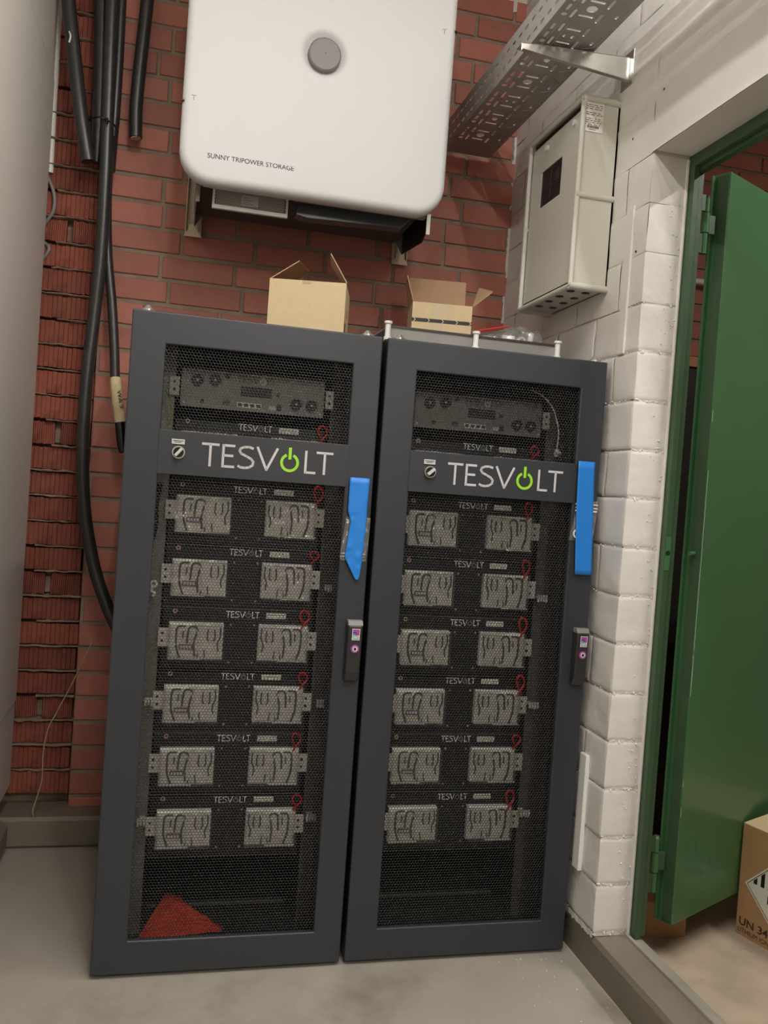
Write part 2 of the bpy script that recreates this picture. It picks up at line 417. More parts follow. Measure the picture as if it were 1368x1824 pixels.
obj('painted_corner', G().sheet(lambda u, v: (XW-v*(.010+.008*noise.noise((u*60, 1, 1))+.004*noise.noise((u*190, 1, 7))), YB-.0022, 1.4+u*1.7), 300, 1), 'white_wall', wb)
# edge where the facing stops
ge = G().sheet(lambda u, v: (-.150-.010*v-.004*noise.noise((u*50, v*3, 1)), YB+.0+.05*v, u*HC), 200, 2)
obj('chipped_edge', ge, 'rawbrick', wb, kind='stuff')

# ---- right wall: painted blocks
wr = struct('wall_right')
obj('wall_core', G().box(XW+.0015, 1.372, -.1085, YB+.02, .1, HC), 'white_joint', wr)
obj('wall_core', G().box(XW, 1.372, YB+.02, 1.65, 0, HC), 'plaster', wr)
obj('lintel', G().sheet(lambda u, v: (XW-.002+.003*noise.noise((0, -1.16*u*5, v*7)), -.1035-1.0*u, 2.098+v*(HC-2.098)), 60, 50), 'white_wall', wr)
obj('lintel_core', G().box(XW+.004, 1.372, -1.105, -.11, 2.10, HC), 'white_wall', wr, bevel=.004)
obj('wall_near', G().box(XW, 1.372, -5.0, -1.105, 0, HC), 'plaster', wr)
def block(y0, y1, z0, z1, seed, joint):
    """painted block, face towards -x; wraps the corner when y0 is the jamb"""
    r = random.Random(seed); g = G()
    nx = 5; ny = max(4, int((y1-y0)/.03)); nz = 5
    corner = y0 < -.107
    c = .0022
    def ed(t, a, b):   # distance based falloff giving rounded arris
        d = min(t-a, b-t); return -c*max(0, 1-d/.007)**2
    ys = [y0, y0+.004, y0+.010]+[y0+.010+(y1-y0-.02)*i/ny for i in range(1, ny)]+[y1-.010, y1-.004, y1]
    zs = [z0, z0+.004, z0+.010]+[z0+.010+(z1-z0-.02)*i/nz for i in range(1, nz)]+[z1-.010, z1-.004, z1]
    v = []
    for z in zs:
        for y in ys:
            d = -ed(z, z0, z1)*joint-(ed(y, y0, y1)*joint)
            v.append((XW-.002+d+.0045*noise.noise((y*8, z*8, seed*.37))+.0012*noise.noise((y*34, z*34, seed)), y, z))
    a = len(ys)
    f = [(j*a+i, (j+1)*a+i, (j+1)*a+i+1, j*a+i+1) for j in range(len(zs)-1) for i in range(a-1)]
    g.add(v, f, True)
    if corner:
        xs = [XW-.002, XW+.003, XW+.010]+[XW+.010+.088*i/4 for i in range(1, 4)]+[1.336]
        v = []
        for z in zs:
            for i, x in enumerate(xs):
                d = -ed(z, z0, z1)*joint
                xx = x if i else XW-.002+d+.0022*noise.noise((y0*9, z*9, seed*.37))
                v.append((xx, y0+d+(.0015*noise.noise((x*20, z*14, seed)) if i else 0), z))
        a = len(xs)
        g.add(v, [(j*a+i, j*a+i+1, (j+1)*a+i+1, (j+1)*a+i) for j in range(len(zs)-1) for i in range(a-1)], True)
    return g
PB = .1243
for k in range(-1, 25):
    z0 = .107+k*PB+.0022; z1 = z0+PB-.0044
    z0 = max(z0, .095); z1 = min(z1, HC)
    if z1-z0 < .03: continue
    jt = 1.0 if z1 < 1.75 else .3
    gap = .0028 if z1 < 1.75 else .0012
    z0 += .0016*math.sin(k*2.3); z1 += .0016*math.sin((k+1)*2.3)
    if jt < 1: z0 -= .0014; z1 += .0014
    edges = [-.11, .012 if k % 2 else .135]
    while edges[-1] < YB-.03: edges.append(edges[-1]+.25)
    edges[-1] = min(edges[-1], YB+.004)
    if edges[-1]-edges[-2] < .03: edges.pop(-2)
    if z0 > 2.05: edges[0] = -.1045
    for i in range(len(edges)-1):
        obj('block', block(edges[i]+(gap if i else 0), edges[i+1]-gap, z0, z1, k*17+i, jt), 'white_wall', wr)
# lumps of thick paint in the joints and dribbles at the corner
gl = G()
rl = random.Random(3)
for k in range(0, 14):
    zj = .107+k*PB
    for i in range(26):
        y = rl.uniform(-.11, .2); r = rl.uniform(.002, .0045); c = (XW+.002, y, zj+rl.uniform(-.006, .006))
        gl.cyl((c[0]+.004, c[1], c[2]), (c[0]-r*.9, c[1], c[2]), r, 6, r*.4)
    for i in range(10):
        x = rl.uniform(XW, 1.33); r = rl.uniform(.002, .0045)
        gl.cyl((x, -.104, zj+rl.uniform(-.007, .007)), (x, -.108-r*.8, zj+rl.uniform(-.007, .007)), r, 6, r*.4)
for i in range(110):
    x = rl.uniform(1.29, 1.335); z = rl.uniform(.11, 2.0); r = rl.uniform(.0015, .0035)
    gl.cyl((x, -.108, z), (x, -.1105-r*.9, z), r, 6, r*.4)
obj('paint_lumps', gl, 'white_wall', wr, kind='stuff')
obj('paint_skirt', G().sheet(lambda u, v: (XW-.004+.003*noise.noise((u*40, v, 0)), -.112+.24*u, .112-.016*v-.006*v*noise.noise((u*22, 3, 1))), 60, 2), 'white_wall', wr)
# vertical plaster chase and dowel holes
obj('plaster_chase', G().box(XW-.006, XW+.001, -.040, -.004, 1.60, 1.985), 'white_wall', wr, bevel=.003)
gh = G()
for (y, z, r) in ((-.047, 1.91, .0035), (-.02, 1.69, .004), (-.06, 1.86, .003), (.47, 2.12, .004), (.47, 2.06, .003), (-.2, 2.15, .004), (-.14, 2.24, .003), (.0, 2.17, .0035)):
    gh.cyl((XW-.0035, y, z), (XW+.002, y, z), r, 10)
obj('dowel_hole', gh, 'ink', wr, kind='stuff')

# ---- curbs
struct('baseboard_right', G().sheet(lambda u, v: [
    (XW+.004+.004*noise.noise((-4+4.9*u, 0, 0)), -4.0+4.87*u, .0), (XW-.001+.003*noise.noise((-4+4.9*u*3, 1, 0)), -4.0+4.87*u, .085),
    (XW+.006, -4.0+4.87*u, .0975+.0015*noise.noise((u*60, 4, 0))), (1.325, -4.0+4.87*u, .100)][int(round(v*3))], 240, 3, False), 'curb')
struct('baseboard_back', G().box(-1.6, XW, .765, YB+.06, 0, .098), 'curb').modifiers.new('b', 'BEVEL').width = .01
struct('baseboard_left', G().box(-1.6, -.314, -5.0, .766, 0, .0985), 'curb').modifiers.new('b', 'BEVEL').width = .02
gt = G().box(1.322, 1.330, -4.0, -.11, .02, .108).box(1.330, 1.352, -4.0, -.11, .02, .099).box(1.352, 1.372, -4.0, -.11, -.01, .090)
th = struct('trim_1', gt, mat('threshold_steel', srgb(176, 170, 158), .45, metal=.3, var=.15, vscale=10)); th.modifiers.new('b', 'BEVEL').width = .002

# ---- next room
struct('wall_next_room_right', G().box(4.2, 4.3, -4.0, 1.7, 0, HC), 'plaster')
struct('wall_next_room_front', G().box(1.372, 4.3, -4.1, -4.0, 0, HC), 'plaster')
wn = struct('wall_next_room_back')
obj('mortar_bed', G().box(1.372, 4.3, 1.606, 1.75, 0, HC), 'mortar', wn)
for k in range(12, 38):
    zc = .03+(k-.5)*.083
    if zc > HC-.03: continue
    x = 2.16+(.12 if k % 2 else 0)
    while x < 3.1:
        o = obj('brick', brick_mesh(.229, k % 2), None, wn); o.location = (x+.12, 1.60, zc); x += .24
obj('wall_face', G().box(1.372, 2.16, 1.598, 1.7, 0, HC).box(3.35, 4.3, 1.598, 1.7, 0, HC), 'brick', wn)

# ---- green steel door
d1 = struct('door_1', loc=(1.35, -.11, .1))
gf = G().box(1.336, 1.352, -.136, -.108, .1, 2.100).box(1.352, 1.374, -.122, -.108, .1, 2.094)
gf.box(1.336, 1.352, -1.105, -.136, 2.070, 2.100).box(1.352, 1.374, -1.105, -.122, 2.060, 2.100)
gf.box(1.336, 1.352, -1.105, -1.08, .1, 2.07).box(1.352, 1.374, -1.105, -1.09, .1, 2.06)
obj('door_frame', gf, 'green_dark', d1, bevel=.0015)
obj('strike_plate', G().box(1.3375, 1.3515, -.1372, -.136, 1.05, 1.135), 'green', d1)
obj('bolt_hole', G().cyl((1.3445, -.1376, 1.094), (1.3445, -.134, 1.094), .0065, 16), 'ink', d1)
gp = G().tube([(1.332, -.112, .1), (1.332, -.112, 1.1), (1.332, -.112, 2.09)], .0045, 8, 2)
obj('frame_sealant', gp, 'white_wall', d1)
LX, LY, LA = 1.4655, -.0995, math.radians(27.1)
leaf = bpy.data.objects.new('door_leaf', G().box(0, .92, 0, .045, .111, 2.088).mesh('door_leaf')); COL.objects.link(leaf)
leaf.data.materials.append(M['green']); leaf.parent = d1; leaf.location = Vector((LX, LY, 0))-ORG[d1.name]; leaf.rotation_euler = (0, 0, LA)
bm_ = leaf.modifiers.new('b', 'BEVEL'); bm_.width = .003; bm_.segments = 3
obj('edge_lip', G().box(-.016, .0, .040, .045, .118, 2.082), 'green', leaf, local=True, bevel=.001)
obj('edge_lip', G().box(-.003, .0, .003, .030, .12, 2.08), 'green_dark', leaf, local=True)
obj('locking_stud', G().cyl((-.004, .018, 1.094), (-.028, .018, 1.094), .0062, 14, .005), 'green', leaf, local=True)
gs = G()
for z0, z1, o_ in ((1.44, 1.47, 0), (1.30, 1.315, 0), (.84, 1.30, 0), (.72, .83, .001), (.48, .50, 0), (.40, .425, 0)):
    gs.add([(-.0006, -.0006, z0), (.0012, -.0008, z0), (.0014+o_, -.0008, (z0+z1)/2), (.0010, -.0008, z1), (-.0006, -.0006, z1)], [(0, 1, 2, 3, 4)])
obj('paint_scratch', gs, 'scratch', leaf, local=True, kind='stuff')
for zt in (1.87, .20):
    g = G().cyl((1.408, -.088, zt), (1.408, -.088, zt+.052), .0085, 16).cyl((1.408, -.088, zt+.054), (1.408, -.088, zt+.105), .0105, 16).cyl((1.408, -.088, zt+.107), (1.408, -.088, zt+.142), .0085, 16)
    h = obj('hinge', g, 'green', d1)
    obj('hinge_plate', G().box(1.374, 1.402, -.094, -.088, zt+.108, zt+.15).box(1.412, 1.440, -.084, -.078, zt+.055, zt+.103).box(1.374, 1.400, -.094, -.088, zt, zt+.05), 'green_dark', h, bevel=.001)
    obj('hinge_pin', G().cyl((1.408, -.088, zt+.142), (1.408, -.088, zt+.149), .0068, 14), 'zinc' if zt < 1 else 'dark', h)

# ================================================================== RACK CABINETS
HXP = .0077; HZP = .00667
def hex_mesh():
    ri = .0068/2/math.cos(math.pi/6); ro = HXP/2/math.cos(math.pi/6)
    an = [math.radians(90+60*i) for i in range(6)]
    inner = np.array([(ri*math.cos(a), ri*math.sin(a)) for a in an]); outer = np.array([(ro*math.cos(a), ro*math.sin(a)) for a in an])
    V = []; F = []; nb = 0
    fb = [(i, (i+1) % 6, 6+(i+1) % 6, 6+i) for i in range(6)]+[(6+i, 6+(i+1) % 6, 12+(i+1) % 6, 12+i) for i in range(6)]
    fb = np.array(fb)
    for (x0, x1, z0, z1) in ((.080, .529, 1.304, 1.507), (.080, .531, .088, 1.206)):
        nr = int((z1-z0)/HZP)+2; nc = int((x1-x0)/HXP)+2
        for j in range(nr):
            for i in range(nc):
                cx = x0+(i+(.5 if j % 2 else 0))*HXP; cz = z0+j*HZP
                o = outer+(cx, cz); q = inner+(cx, cz)
                o = np.stack([np.clip(o[:, 0], x0, x1), np.clip(o[:, 1], z0, z1)], 1)
                q = np.stack([np.clip(q[:, 0], x0, x1), np.clip(q[:, 1], z0, z1)], 1)
                yf = .010; yb = .0116
                V.append(np.column_stack([o[:, 0], np.full(6, yf), o[:, 1]])); V.append(np.column_stack([q[:, 0], np.full(6, yf), q[:, 1]]))
                V.append(np.column_stack([q[:, 0], np.full(6, yb), q[:, 1]])); F.append(fb+nb); nb += 18
    V = np.concatenate(V); F = np.concatenate(F)
    m = bpy.data.meshes.new('perforated_panel'); m.vertices.add(len(V)); m.vertices.foreach_set('co', V.ravel())
    m.loops.add(F.size); m.loops.foreach_set('vertex_index', F.ravel().astype('i')); m.polygons.add(len(F))
    m.polygons.foreach_set('loop_start', np.arange(0, F.size, 4)); m.polygons.foreach_set('loop_total', np.full(len(F), 4))
    m.update(calc_edges=True); m.materials.append(M['mesh']); return m
HEX = hex_mesh()
def frame_grid(xs, zs, holes, y0, y1):
    nx, nz = len(xs), len(zs); v = [(x, y, z) for y in (y0, y1) for z in zs for x in xs]
    I = lambda i, j, k: k*nx*nz+j*nx+i
    f = []; solid = lambda i, j: 0 <= i < nx-1 and 0 <= j < nz-1 and (i, j) not in holes
    for j in range(nz-1):
        for i in range(nx-1):
            if not solid(i, j): continue
            f.append((I(i,j,0), I(i+1,j,0), I(i+1,j+1,0), I(i,j+1,0))); f.append((I(i,j,1), I(i,j+1,1), I(i+1,j+1,1), I(i+1,j,1)))
            if not solid(i-1, j): f.append((I(i,j,0), I(i,j+1,0), I(i,j+1,1), I(i,j,1)))
            if not solid(i+1, j): f.append((I(i+1,j,0), I(i+1,j,1), I(i+1,j+1,1), I(i+1,j+1,0)))
            if not solid(i, j-1): f.append((I(i,j,0), I(i,j,1), I(i+1,j,1), I(i+1,j,0)))
            if not solid(i, j+1): f.append((I(i,j+1,0), I(i+1,j+1,0), I(i+1,j+1,1), I(i,j+1,1)))
    return G().add(v, f)
def make_cabinet():
    r = thing('rack_cabinet', 'left anthracite rack cabinet with perforated door and red sheet lying at its bottom', 'cabinet', (0, 0, 0), 0, 'battery rack cabinets side by side')
    g = G().box(.006, .022, .045, .60, .012, 1.575).box(.578, .594, .045, .60, .012, 1.575)
    obj('side_panel', G().box(.004, .018, .045, .60, .012, 1.575), 'cabin', r); obj('side_panel', G().box(.582, .596, .045, .60, .012, 1.575), 'cabin', r)
    obj('back_panel', G().box(.018, .582, .586, .60, .012, 1.575), 'cabin', r)
    obj('roof', G().box(.003, .597, .040, .602, 1.5755, 1.584), 'cab', r, bevel=.002)
    obj('base', G().box(.018, .582, .05, .586, .0, .03).box(.10, .50, .298, .306, .03, .040), 'cabin', r)
    obj('floor_lip', G().box(.12, .50, .292, .298, .030, .0365), 'rail', r)
    for a, b in ((.050, .107), (.506, .560)):
        g = G().box(a, b, .152, .156, .03, 1.56)
        obj('rail', g, 'rail' if a < .3 else 'inv_dark', r)
    for a, b in ((.030, .07), (.53, .57)):
        obj('post', G().box(a, b, .05, .09, .03, 1.56), 'cabin', r, bevel=.003)
    # door
    dr = obj('door', frame_grid([.001, .081, .528, .599], [.010, .090, 1.205, 1.305, 1.506, 1.5805], {(1, 1), (1, 3)}, 0, .018), 'cab', r, bevel=.0035, seg=3)
    obj('door_return', G().box(.003, .006, .017, .042, .012, 1.578).box(.594, .597, .017, .042, .012, 1.578).box(.003, .597, .017, .042, 1.574, 1.578).box(.003, .597, .017, .042, .012, .016), 'cab', dr)
    obj('perforated_panel', HEX, None, dr, kind='stuff')
    obj('name_panel', G().box(.078, .532, -.0022, .003, 1.2035, 1.3065), 'cab', dr, bevel=.0008)
    O = (.178, -.0028, 1.2285); gl_, gr_, gb_ = [G() for _ in range(6)], G(), G()
    brand(gl_, gr_, gb_, O, X, Z, .316, .0555)
    for q in gl_: obj('letter', q, 'letter', dr)
    obj('power_symbol', gr_.add(gb_.v, gb_.f), 'lime', dr, label='lime green power symbol standing for the letter O')
    return r, dr
cabL, doorL = make_cabinet()
cabR = copy_tree(cabL); cabR.location = (.611, .001, 0); cabR['label'] = 'right anthracite rack cabinet with perforated door, beside the white wall'
ORG[cabR.name] = Vector(cabR.location)
doorR = [c for c in cabR.children if c.name.startswith('door')][0]
for cab, dr, px in ((cabL, doorL, 0), (cabR, doorR, .611)):
    # rotary switch, its tag, handle (world coordinates)
    sx = px+(.125 if px == 0 else .131); ang = math.radians(50 if px == 0 else 42)
    sz = 1.256
    obj('switch_tag', G().box(sx-.017, sx+.013, -.0045, -.002, sz+.019, sz+.031), 'letter', dr, bevel=.0006)
    gi = G()
    for k, (a, b) in enumerate(((.1, .9), (.2, .75))): gi.rect((sx-.017, -.0048, sz+.019), X, Z, .030*a, .030*b, .0075-.0035*k, .0090-.0035*k)
    obj('switch_tag_print', gi, 'ink', dr)
    obj('switch_bezel', G().ring((sx, -.009, sz), Y, .0118, .0150, .007, 36), 'zinc', dr)
    obj('switch_disc', G().cyl((sx, -.002, sz), (sx, -.012, sz), .0119, 30), 'blackcap', dr)
    u = Vector((math.cos(ang), 0, math.sin(ang))); v = Vector((-math.sin(ang), 0, math.cos(ang)))
    c = Vector((sx, -.012, sz)); g = G().prism([(-.0115, -.0035), (.0115, -.0035), (.0115, .0035), (-.0115, .0035)], c, u, v, (0, -.010, 0))
    obj('switch_knob', g, 'letter', dr, bevel=.0012)
    hx0 = px+.555; hx1 = hx0+.040
    if px: hx0 += .0; hx1 = hx0+.038
    # swivel handle
    prof = [(0, -.002), (0, -.022), (.010, -.030), (.125, -.026), (.150, -.012), (.152, -.002)]   # (down, y)
    g = G(); xs = (hx0+.002, hx1-.002); zt = .874
    ring_ = [(d, y) for d, y in prof]
    n = len(ring_); v_ = []
    for x in xs:
        for d, y in ring_: v_.append((x, y, zt-d))
    g.add(v_, [tuple(range(n))[::-1], tuple(range(n, 2*n))]+[(i, (i+1) % n, n+(i+1) % n, n+i) for i in range(n)])
    h = obj('handle', g, 'blackrub', dr, bevel=.004, seg=3)
    # its sub details are siblings (a third level)
    obj('handle_cap', G().prism([(-.002, 0), (-.021, 0), (-.029, -.011), (-.0225, -.0125), (-.002, -.012)], (hx0+.0015, 0, zt+.0025), Y, Z, ((hx1-hx0)-.003, 0, 0)), 'gray_cap', dr, bevel=.001)
    cxh = (hx0+hx1)/2+.001
    O = Vector((cxh-.0098, -.0306, zt-.0445)); U = Vector((1, 0, 0)); V = Vector((0, -.035, 1)).normalized()
    obj('handle_badge', G().rect(O, U, V, 0, .0196, 0, .0285), 'paper', dr)
    Oq = O+Vector((0, -.0004, 0))
    gq = G().rect(Oq, U, V, .0015, .0181, .0215, .0270).rect(Oq, U, V, .0125, .0181, .0120, .0216)
    obj('badge_magenta', gq, 'magenta', dr)
    obj('badge_cyan', G().rect(Oq, U, V, .0015, .0085, .0120, .0165), 'cyan', dr)
    obj('badge_violet', G().rect(Oq, U, V, .0015, .0120, .0170, .0210).rect(Oq, U, V, .0088, .0120, .0120, .0170), 'purple', dr)
    gtx = G(); put_text(gtx, 'RITTAL', Oq, U, V, .0015, .0181, .0060, .0105)
    obj('badge_lettering', gtx, 'ink', dr)
    obj('badge_line', G().rect(Oq, U, V, .0015, .0181, .0020, .0042), 'cyan', dr)
    zk = .808
    obj('lock_ring', G().ring((cxh, -.0300, zk), Y, .0068, .0102, .004, 30), 'magenta', dr)
    obj('lock_barrel', G().cyl((cxh, -.024, zk), (cxh, -.0312, zk), .0068, 24), 'letter', dr)
    obj('keyhole', G().rect((cxh, -.0316, zk), X, Z, -.0012, .0012, -.004, .004).ring((cxh, -.0316, zk), Y, .0010, .0030, .0002, 12), 'ink', dr)

# dome screws and lifting bolts on the roofs
for cab, xs in ((cabL, (.034, .569)), (cabR, (.652, 1.195))):
    for x in xs:
        obj('roof_screw', G().cyl((x, .05, 1.583), (x, .05, 1.590), .016, 18).cyl((x, .05, 1.590), (x, .05, 1.600), .0125, 18, .005), 'zinc', cab)

# ------------------------------------------------------------------ battery modules
def make_module():
    r = thing('battery_module', '', 'battery', (0, 0, 0), 0, 'battery modules stacked in the rack cabinets')
    fr = obj('housing', G().box(.112, .498, .158, .52, -.148, .006), 'black', r, bevel=.002)
    obj('seam', G().box(.112, .498, .1572, .158, -.1515, -.1495), 'rail', r)
    def cover(x0, x1, mir):
        g = frame = G().cbox(x0, x1, .137, .160, -.118, -.026, .005)
        c = obj('terminal_cover', g, 'case', r)
        w_ = x1-x0
        xx = lambda t: (x0+t*w_) if not mir else (x1-t*w_)
        # bright folded rims
        a, b = sorted((xx(.45), xx(.98)))
        obj('cover_rim', G().box(a, b, .128, .138, -.0305, -.0265), 'case_rim', c, bevel=.0008)
        obj('cover_rim', G().box(min(xx(0), xx(.6)), max(xx(0), xx(.6)), .130, .138, -.1185, -.1155), 'case_rim', c, bevel=.0008)
        gd = G()
        def loop(pts, rad=.0026): gd.tube([(xx(t), .1355, -.026-.092*s_) for t, s_ in pts], rad, 6, 4)
        loop([(.22, .96), (.15, .66), (.14, .35), (.15, .15), (.20, .09), (.31, .09)])
        loop([(.34, .56), (.35, .30), (.37, .14), (.42, .09), (.49, .11), (.52, .20), (.49, .38), (.47, .58), (.49, .90)])
        loop([(.27, .22), (.26, .42)], .0018)
        loop([(.72, .15), (.71, .40), (.74, .48)], .002); loop([(.84, .15), (.85, .40), (.82, .48)], .002)
        loop([(.94, .10), (.95, .35), (.90, .55), (.92, .75)], .002)
        loop([(.55, .72), (.54, .95)], .0016); loop([(.66, .72), (.68, .95)], .0016)
        obj('cable_loops', gd, 'case_dark', c)
        gb = G()
        for t, s_ in ((.60, .73), (.76, .55), (.86, .62), (.52, .82), (.9, .82), (.62, .9)):
            gb.cyl((xx(t), .138, -.026-.092*s_), (xx(t), .131, -.026-.092*s_), .0042, 8, .002)
        gb.tube([(xx(.5), .135, -.026-.092*.15), (xx(.56), .134, -.026-.092*.5), (xx(.53), .135, -.026-.092*.85)], .0022, 6, 4)
        gb.tube([(xx(.8), .135, -.026-.092*.2), (xx(.78), .134, -.026-.092*.45)], .002, 6, 3)
        for t in (.08, .24, .41, .575, .645, .70, .795, .885, .965):
            gb.tube([(xx(t), .1372, -.033), (xx(t+.012), .1366, -.070), (xx(t-.004), .1372, -.113)], .0014, 5, 2)
        obj('cover_studs', gb, 'case_rim', c, kind='stuff')
        if not mir:
            obj('small_label', G().box(xx(.20), xx(.46), .1305, .1315, -.026-.092*.72, -.026-.092*.58), 'purple', c)
            gl2 = G()
            for q in range(4): gl2.rect((xx(.22)+q*.0075, .1302, -.026-.092*.695), X, Z, 0, .0058, 0, .0075)
            obj('label_print', gl2, 'white', c)
        # clear plastic shell over the cover
        obj('clear_shell', G().sheet(lambda u, v: (x0-.002+(w_+.004)*u, .1275+.0035*noise.noise((u*5, v*4, 2 if mir else 7)), -.120+.096*v), 14, 10), 'wrap', c)
        return c
    cL = cover(.130, .266, False); cR = cover(.356, .484, True)
    for a, b in ((.104, .131), (.483, .508)):
        e = obj('mounting_ear', G().box(a, b, .139, .143, -.088, -.040), 'ear', r, bevel=.001)
        xm = (a+b)/2
        obj('ear_hole', G().cyl((xm-.003, .1386, -.054), (xm-.003, .1395, -.054), .0035, 10).cyl((xm-.003, .1386, -.073), (xm-.003, .1395, -.073), .0035, 10), 'ink', e)
    g1, g2, g3 = G(), G(), G()
    brand(g1, g2, g3, (.271, .1570, -.0115), X, Z, .086, .0165, .135)
    obj('lettering', g1, 'white', r); obj('power_symbol', g2.add(g3.v, g3.f), 'gray_cap', r, label='dim grey power symbol')
    lb = obj('white_label', G().rect((.375, .1570, -.0140+.003), X, Z, 0, .051, 0, .0145), 'paper', r)
    gq = G()
    for k in range(2):
        for q in range(5):
            if (k, q) != (0, 2): gq.rect((.378, .1567, -.0085+k*.0055), X, Z, q*.0092, q*.0092+.0068, 0, .0012)
    obj('label_print', gq, 'ink', lb)
    gr = G().tube([(.478, .156, -.022), (.465, .140, -.012), (.458, .138, .004), (.466, .138, .014), (.480, .140, .008), (.482, .141, -.006), (.471, .136, -.016), (.462, .139, -.030)], .0028, 8, 4)
    obj('red_lead', gr, 'red', r)
    obj('screw_ring', G().ring((.143, .1565, .001), Y, .0028, .0060, .002, 16).ring((.285, .1565, -.030), Y, .0012, .0026, .001, 10).ring((.345, .1565, -.030), Y, .0012, .0026, .001, 10)
        .ring((.285, .1565, -.128), Y, .0012, .0026, .001, 10).ring((.345, .1565, -.128), Y, .0012, .0026, .001, 10), 'copper', r, kind='stuff')
    return r
mod = make_module()
ordn = ['topmost', 'second', 'third', 'fourth', 'fifth', 'sixth', 'lowest']
for ci, (px, side) in enumerate(((0, 'left'), (.608, 'right'))):
    for i in range(7):
        o = mod if (ci == 0 and i == 0) else copy_tree(mod)
        o.location = (px+(-.002 if i % 3 else 0), 0, 1.341-.1612*i)
        if i == 0: o['label'] = 'battery module just below the controller in the %s rack, half hidden by the name panel' % side
        else: o['label'] = '%s battery module counted from the top in the %s rack cabinet' % (ordn[i], side)
# different slack in the red leads of the repeats
rv = random.Random(5)
for o in [q for q in COL.objects if q.name.startswith('red_lead')]:
    s_ = rv.uniform(.75, 1.35); o.scale = (rv.uniform(.9, 1.0), 1, 1); o.location.x = rv.uniform(0, .02)+(1-o.scale.x)*.47; o.scale.z = s_

# ------------------------------------------------------------------ controllers at the top
def make_controller():
    r = thing('battery_controller', 'grey controller unit with four round sockets, at the top of the left rack cabinet', 'controller', (0, 0, 0), 0, 'controllers at the top of the racks')
    x0, x1, z0, z1 = .120, .485, 1.377, 1.474; w_, h_ = x1-x0, z1-z0
    obj('housing', G().box(x0+.004, x1-.004, .146, .50, z0+.002, z1-.002), 'black', r)
    obj('face_plate', G().cbox(x0, x1, .140, .146, z0, z1, .001), 'grayface', r)
    P = lambda fx, fy: (x0+fx*w_, z1-fy*h_)
    for fx, fy in ((.11, .30), (.23, .26), (.80, .70), (.91, .70)):
        x, z = P(fx, fy)
        s_ = obj('socket', G().ring((x, .134, z), Y, .0095, .0150, .006, 24), 'black', r)
        obj('socket_core', G().cyl((x, .1405, z), (x, .1365, z), .0095, 18), 'dark', s_)
        obj('socket_pin', G().cyl((x, .137, z), (x, .133, z), .0032, 10), 'letter', s_)
        obj('socket_screw', G().cyl((x-.011, .1395, z-.012), (x-.011, .138, z-.012), .0022, 8).cyl((x+.011, .1395, z-.012), (x+.011, .138, z-.012), .0022, 8), 'letter', s_)
    g = G()
    for fx, fy, rr in ((.315, .13, .006), (.67, .49, .0045), (.15, .82, .005)):
        x, z = P(fx, fy); g.cyl((x, .1405, z), (x, .136, z), rr, 14)
    obj('button', g, 'ink', r)
    for fx, fy in ((.025, .10), (.975, .10), (.025, .9), (.975, .9)):
        x, z = P(fx, fy); obj('corner_screw', G().cyl((x, .1405, z), (x, .138, z), .0028, 10), 'letter', r)
    g1, g2, g3 = G(), G(), G(); x, z = P(.38, .27)
    brand(g1, g2, g3, (x, .1392, z), X, Z, .098, .0185, .11)
    obj('lettering', g1, 'ink', r, label='dark maker name lettering'); obj('power_symbol', g2.add(g3.v, g3.f), 'white', r, label='white power symbol')
    a, b = P(.41, .60); c, d = P(.624, .35)
    ds = obj('display', G().cbox(a, c, .138, .141, b, d, .001), 'ink', r)
    for q in range(4):
        a = x0+(.388+q*.043)*w_; z = z1-.90*h_
        pt = obj('network_port', frame_grid([a, a+.002, a+.013, a+.015], [z, z+.002, z+.010, z+.0125], {(1, 1)}, .1385, .141), 'white', r)
        obj('port_hollow', G().rect((a+.002, .1396, z+.002), X, Z, 0, .011, 0, .008), 'ink', pt)
    a, z = P(.315, .85); obj('connector', G().box(a-.009, a+.009, .137, .141, z-.001, z+.009), 'case_dark', r)
    a, z = P(.61, .90); obj('port_label', G().rect((a, .1393, z), X, Z, 0, .018, 0, .009), 'letter', r)
    a, z = P(.665, .90); obj('connector', G().box(a, a+.012, .137, .141, z, z+.015), 'ink', r)
    for a, b in ((.0925, .117), (.488, .509)):
        e = obj('mounting_ear', G().box(a, b, .139, .143, 1.402, 1.450), 'ear', r, bevel=.001)
        xm = (a+b)/2
        obj('ear_hole', G().cyl((xm, .1386, 1.436), (xm, .1395, 1.436), .0035, 10).cyl((xm, .1386, 1.417), (xm, .1395, 1.417), .0035, 10), 'ink', e)
    return r
ctl = make_controller(); ctr = copy_tree(ctl); ctr.location = (.610, 0, 0)
ctr['label'] = 'grey controller unit with four round sockets, at the top of the right rack cabinet'

# small cable markers and wires inside the racks
for (x, z, lab) in ((.516, .939, 'upper marker at the right rail of the left rack'), (.516, .637, 'middle marker at the right rail of the left rack'), (.509, .336, 'lower marker at the right rail of the left rack'),
                    (.083, .636, 'upper marker at the left rail of the left rack'), (.083, .332, 'lower marker at the left rail of the left rack'),
                    (1.112, .936, 'upper marker at the right rail of the right rack'), (1.110, .639, 'middle marker at the right rail of the right rack'), (1.108, .337, 'lower marker at the right rail of the right rack')):
    g = G(); r_ = random.Random(int(z*1000))
    for q in range(4): g.box(x+q*.0075, x+q*.0075+.005, .112, .118, z-.010+r_.uniform(-.002, .002), z+.008)
    g.box(x, x+.028, .118, .1195, z-.003, z+.002)
    t = thing('cable_clip', 'small grey slotted cable clip, '+lab, 'clip', (x, .115, z), 0, 'cable clips on the rack rails')
    obj('clip_teeth', g, 'ear', t)
    obj('clip_strap', G().box(x+.005, x+.02, .118, .153, z-.002, z+.001), 'ear', t)
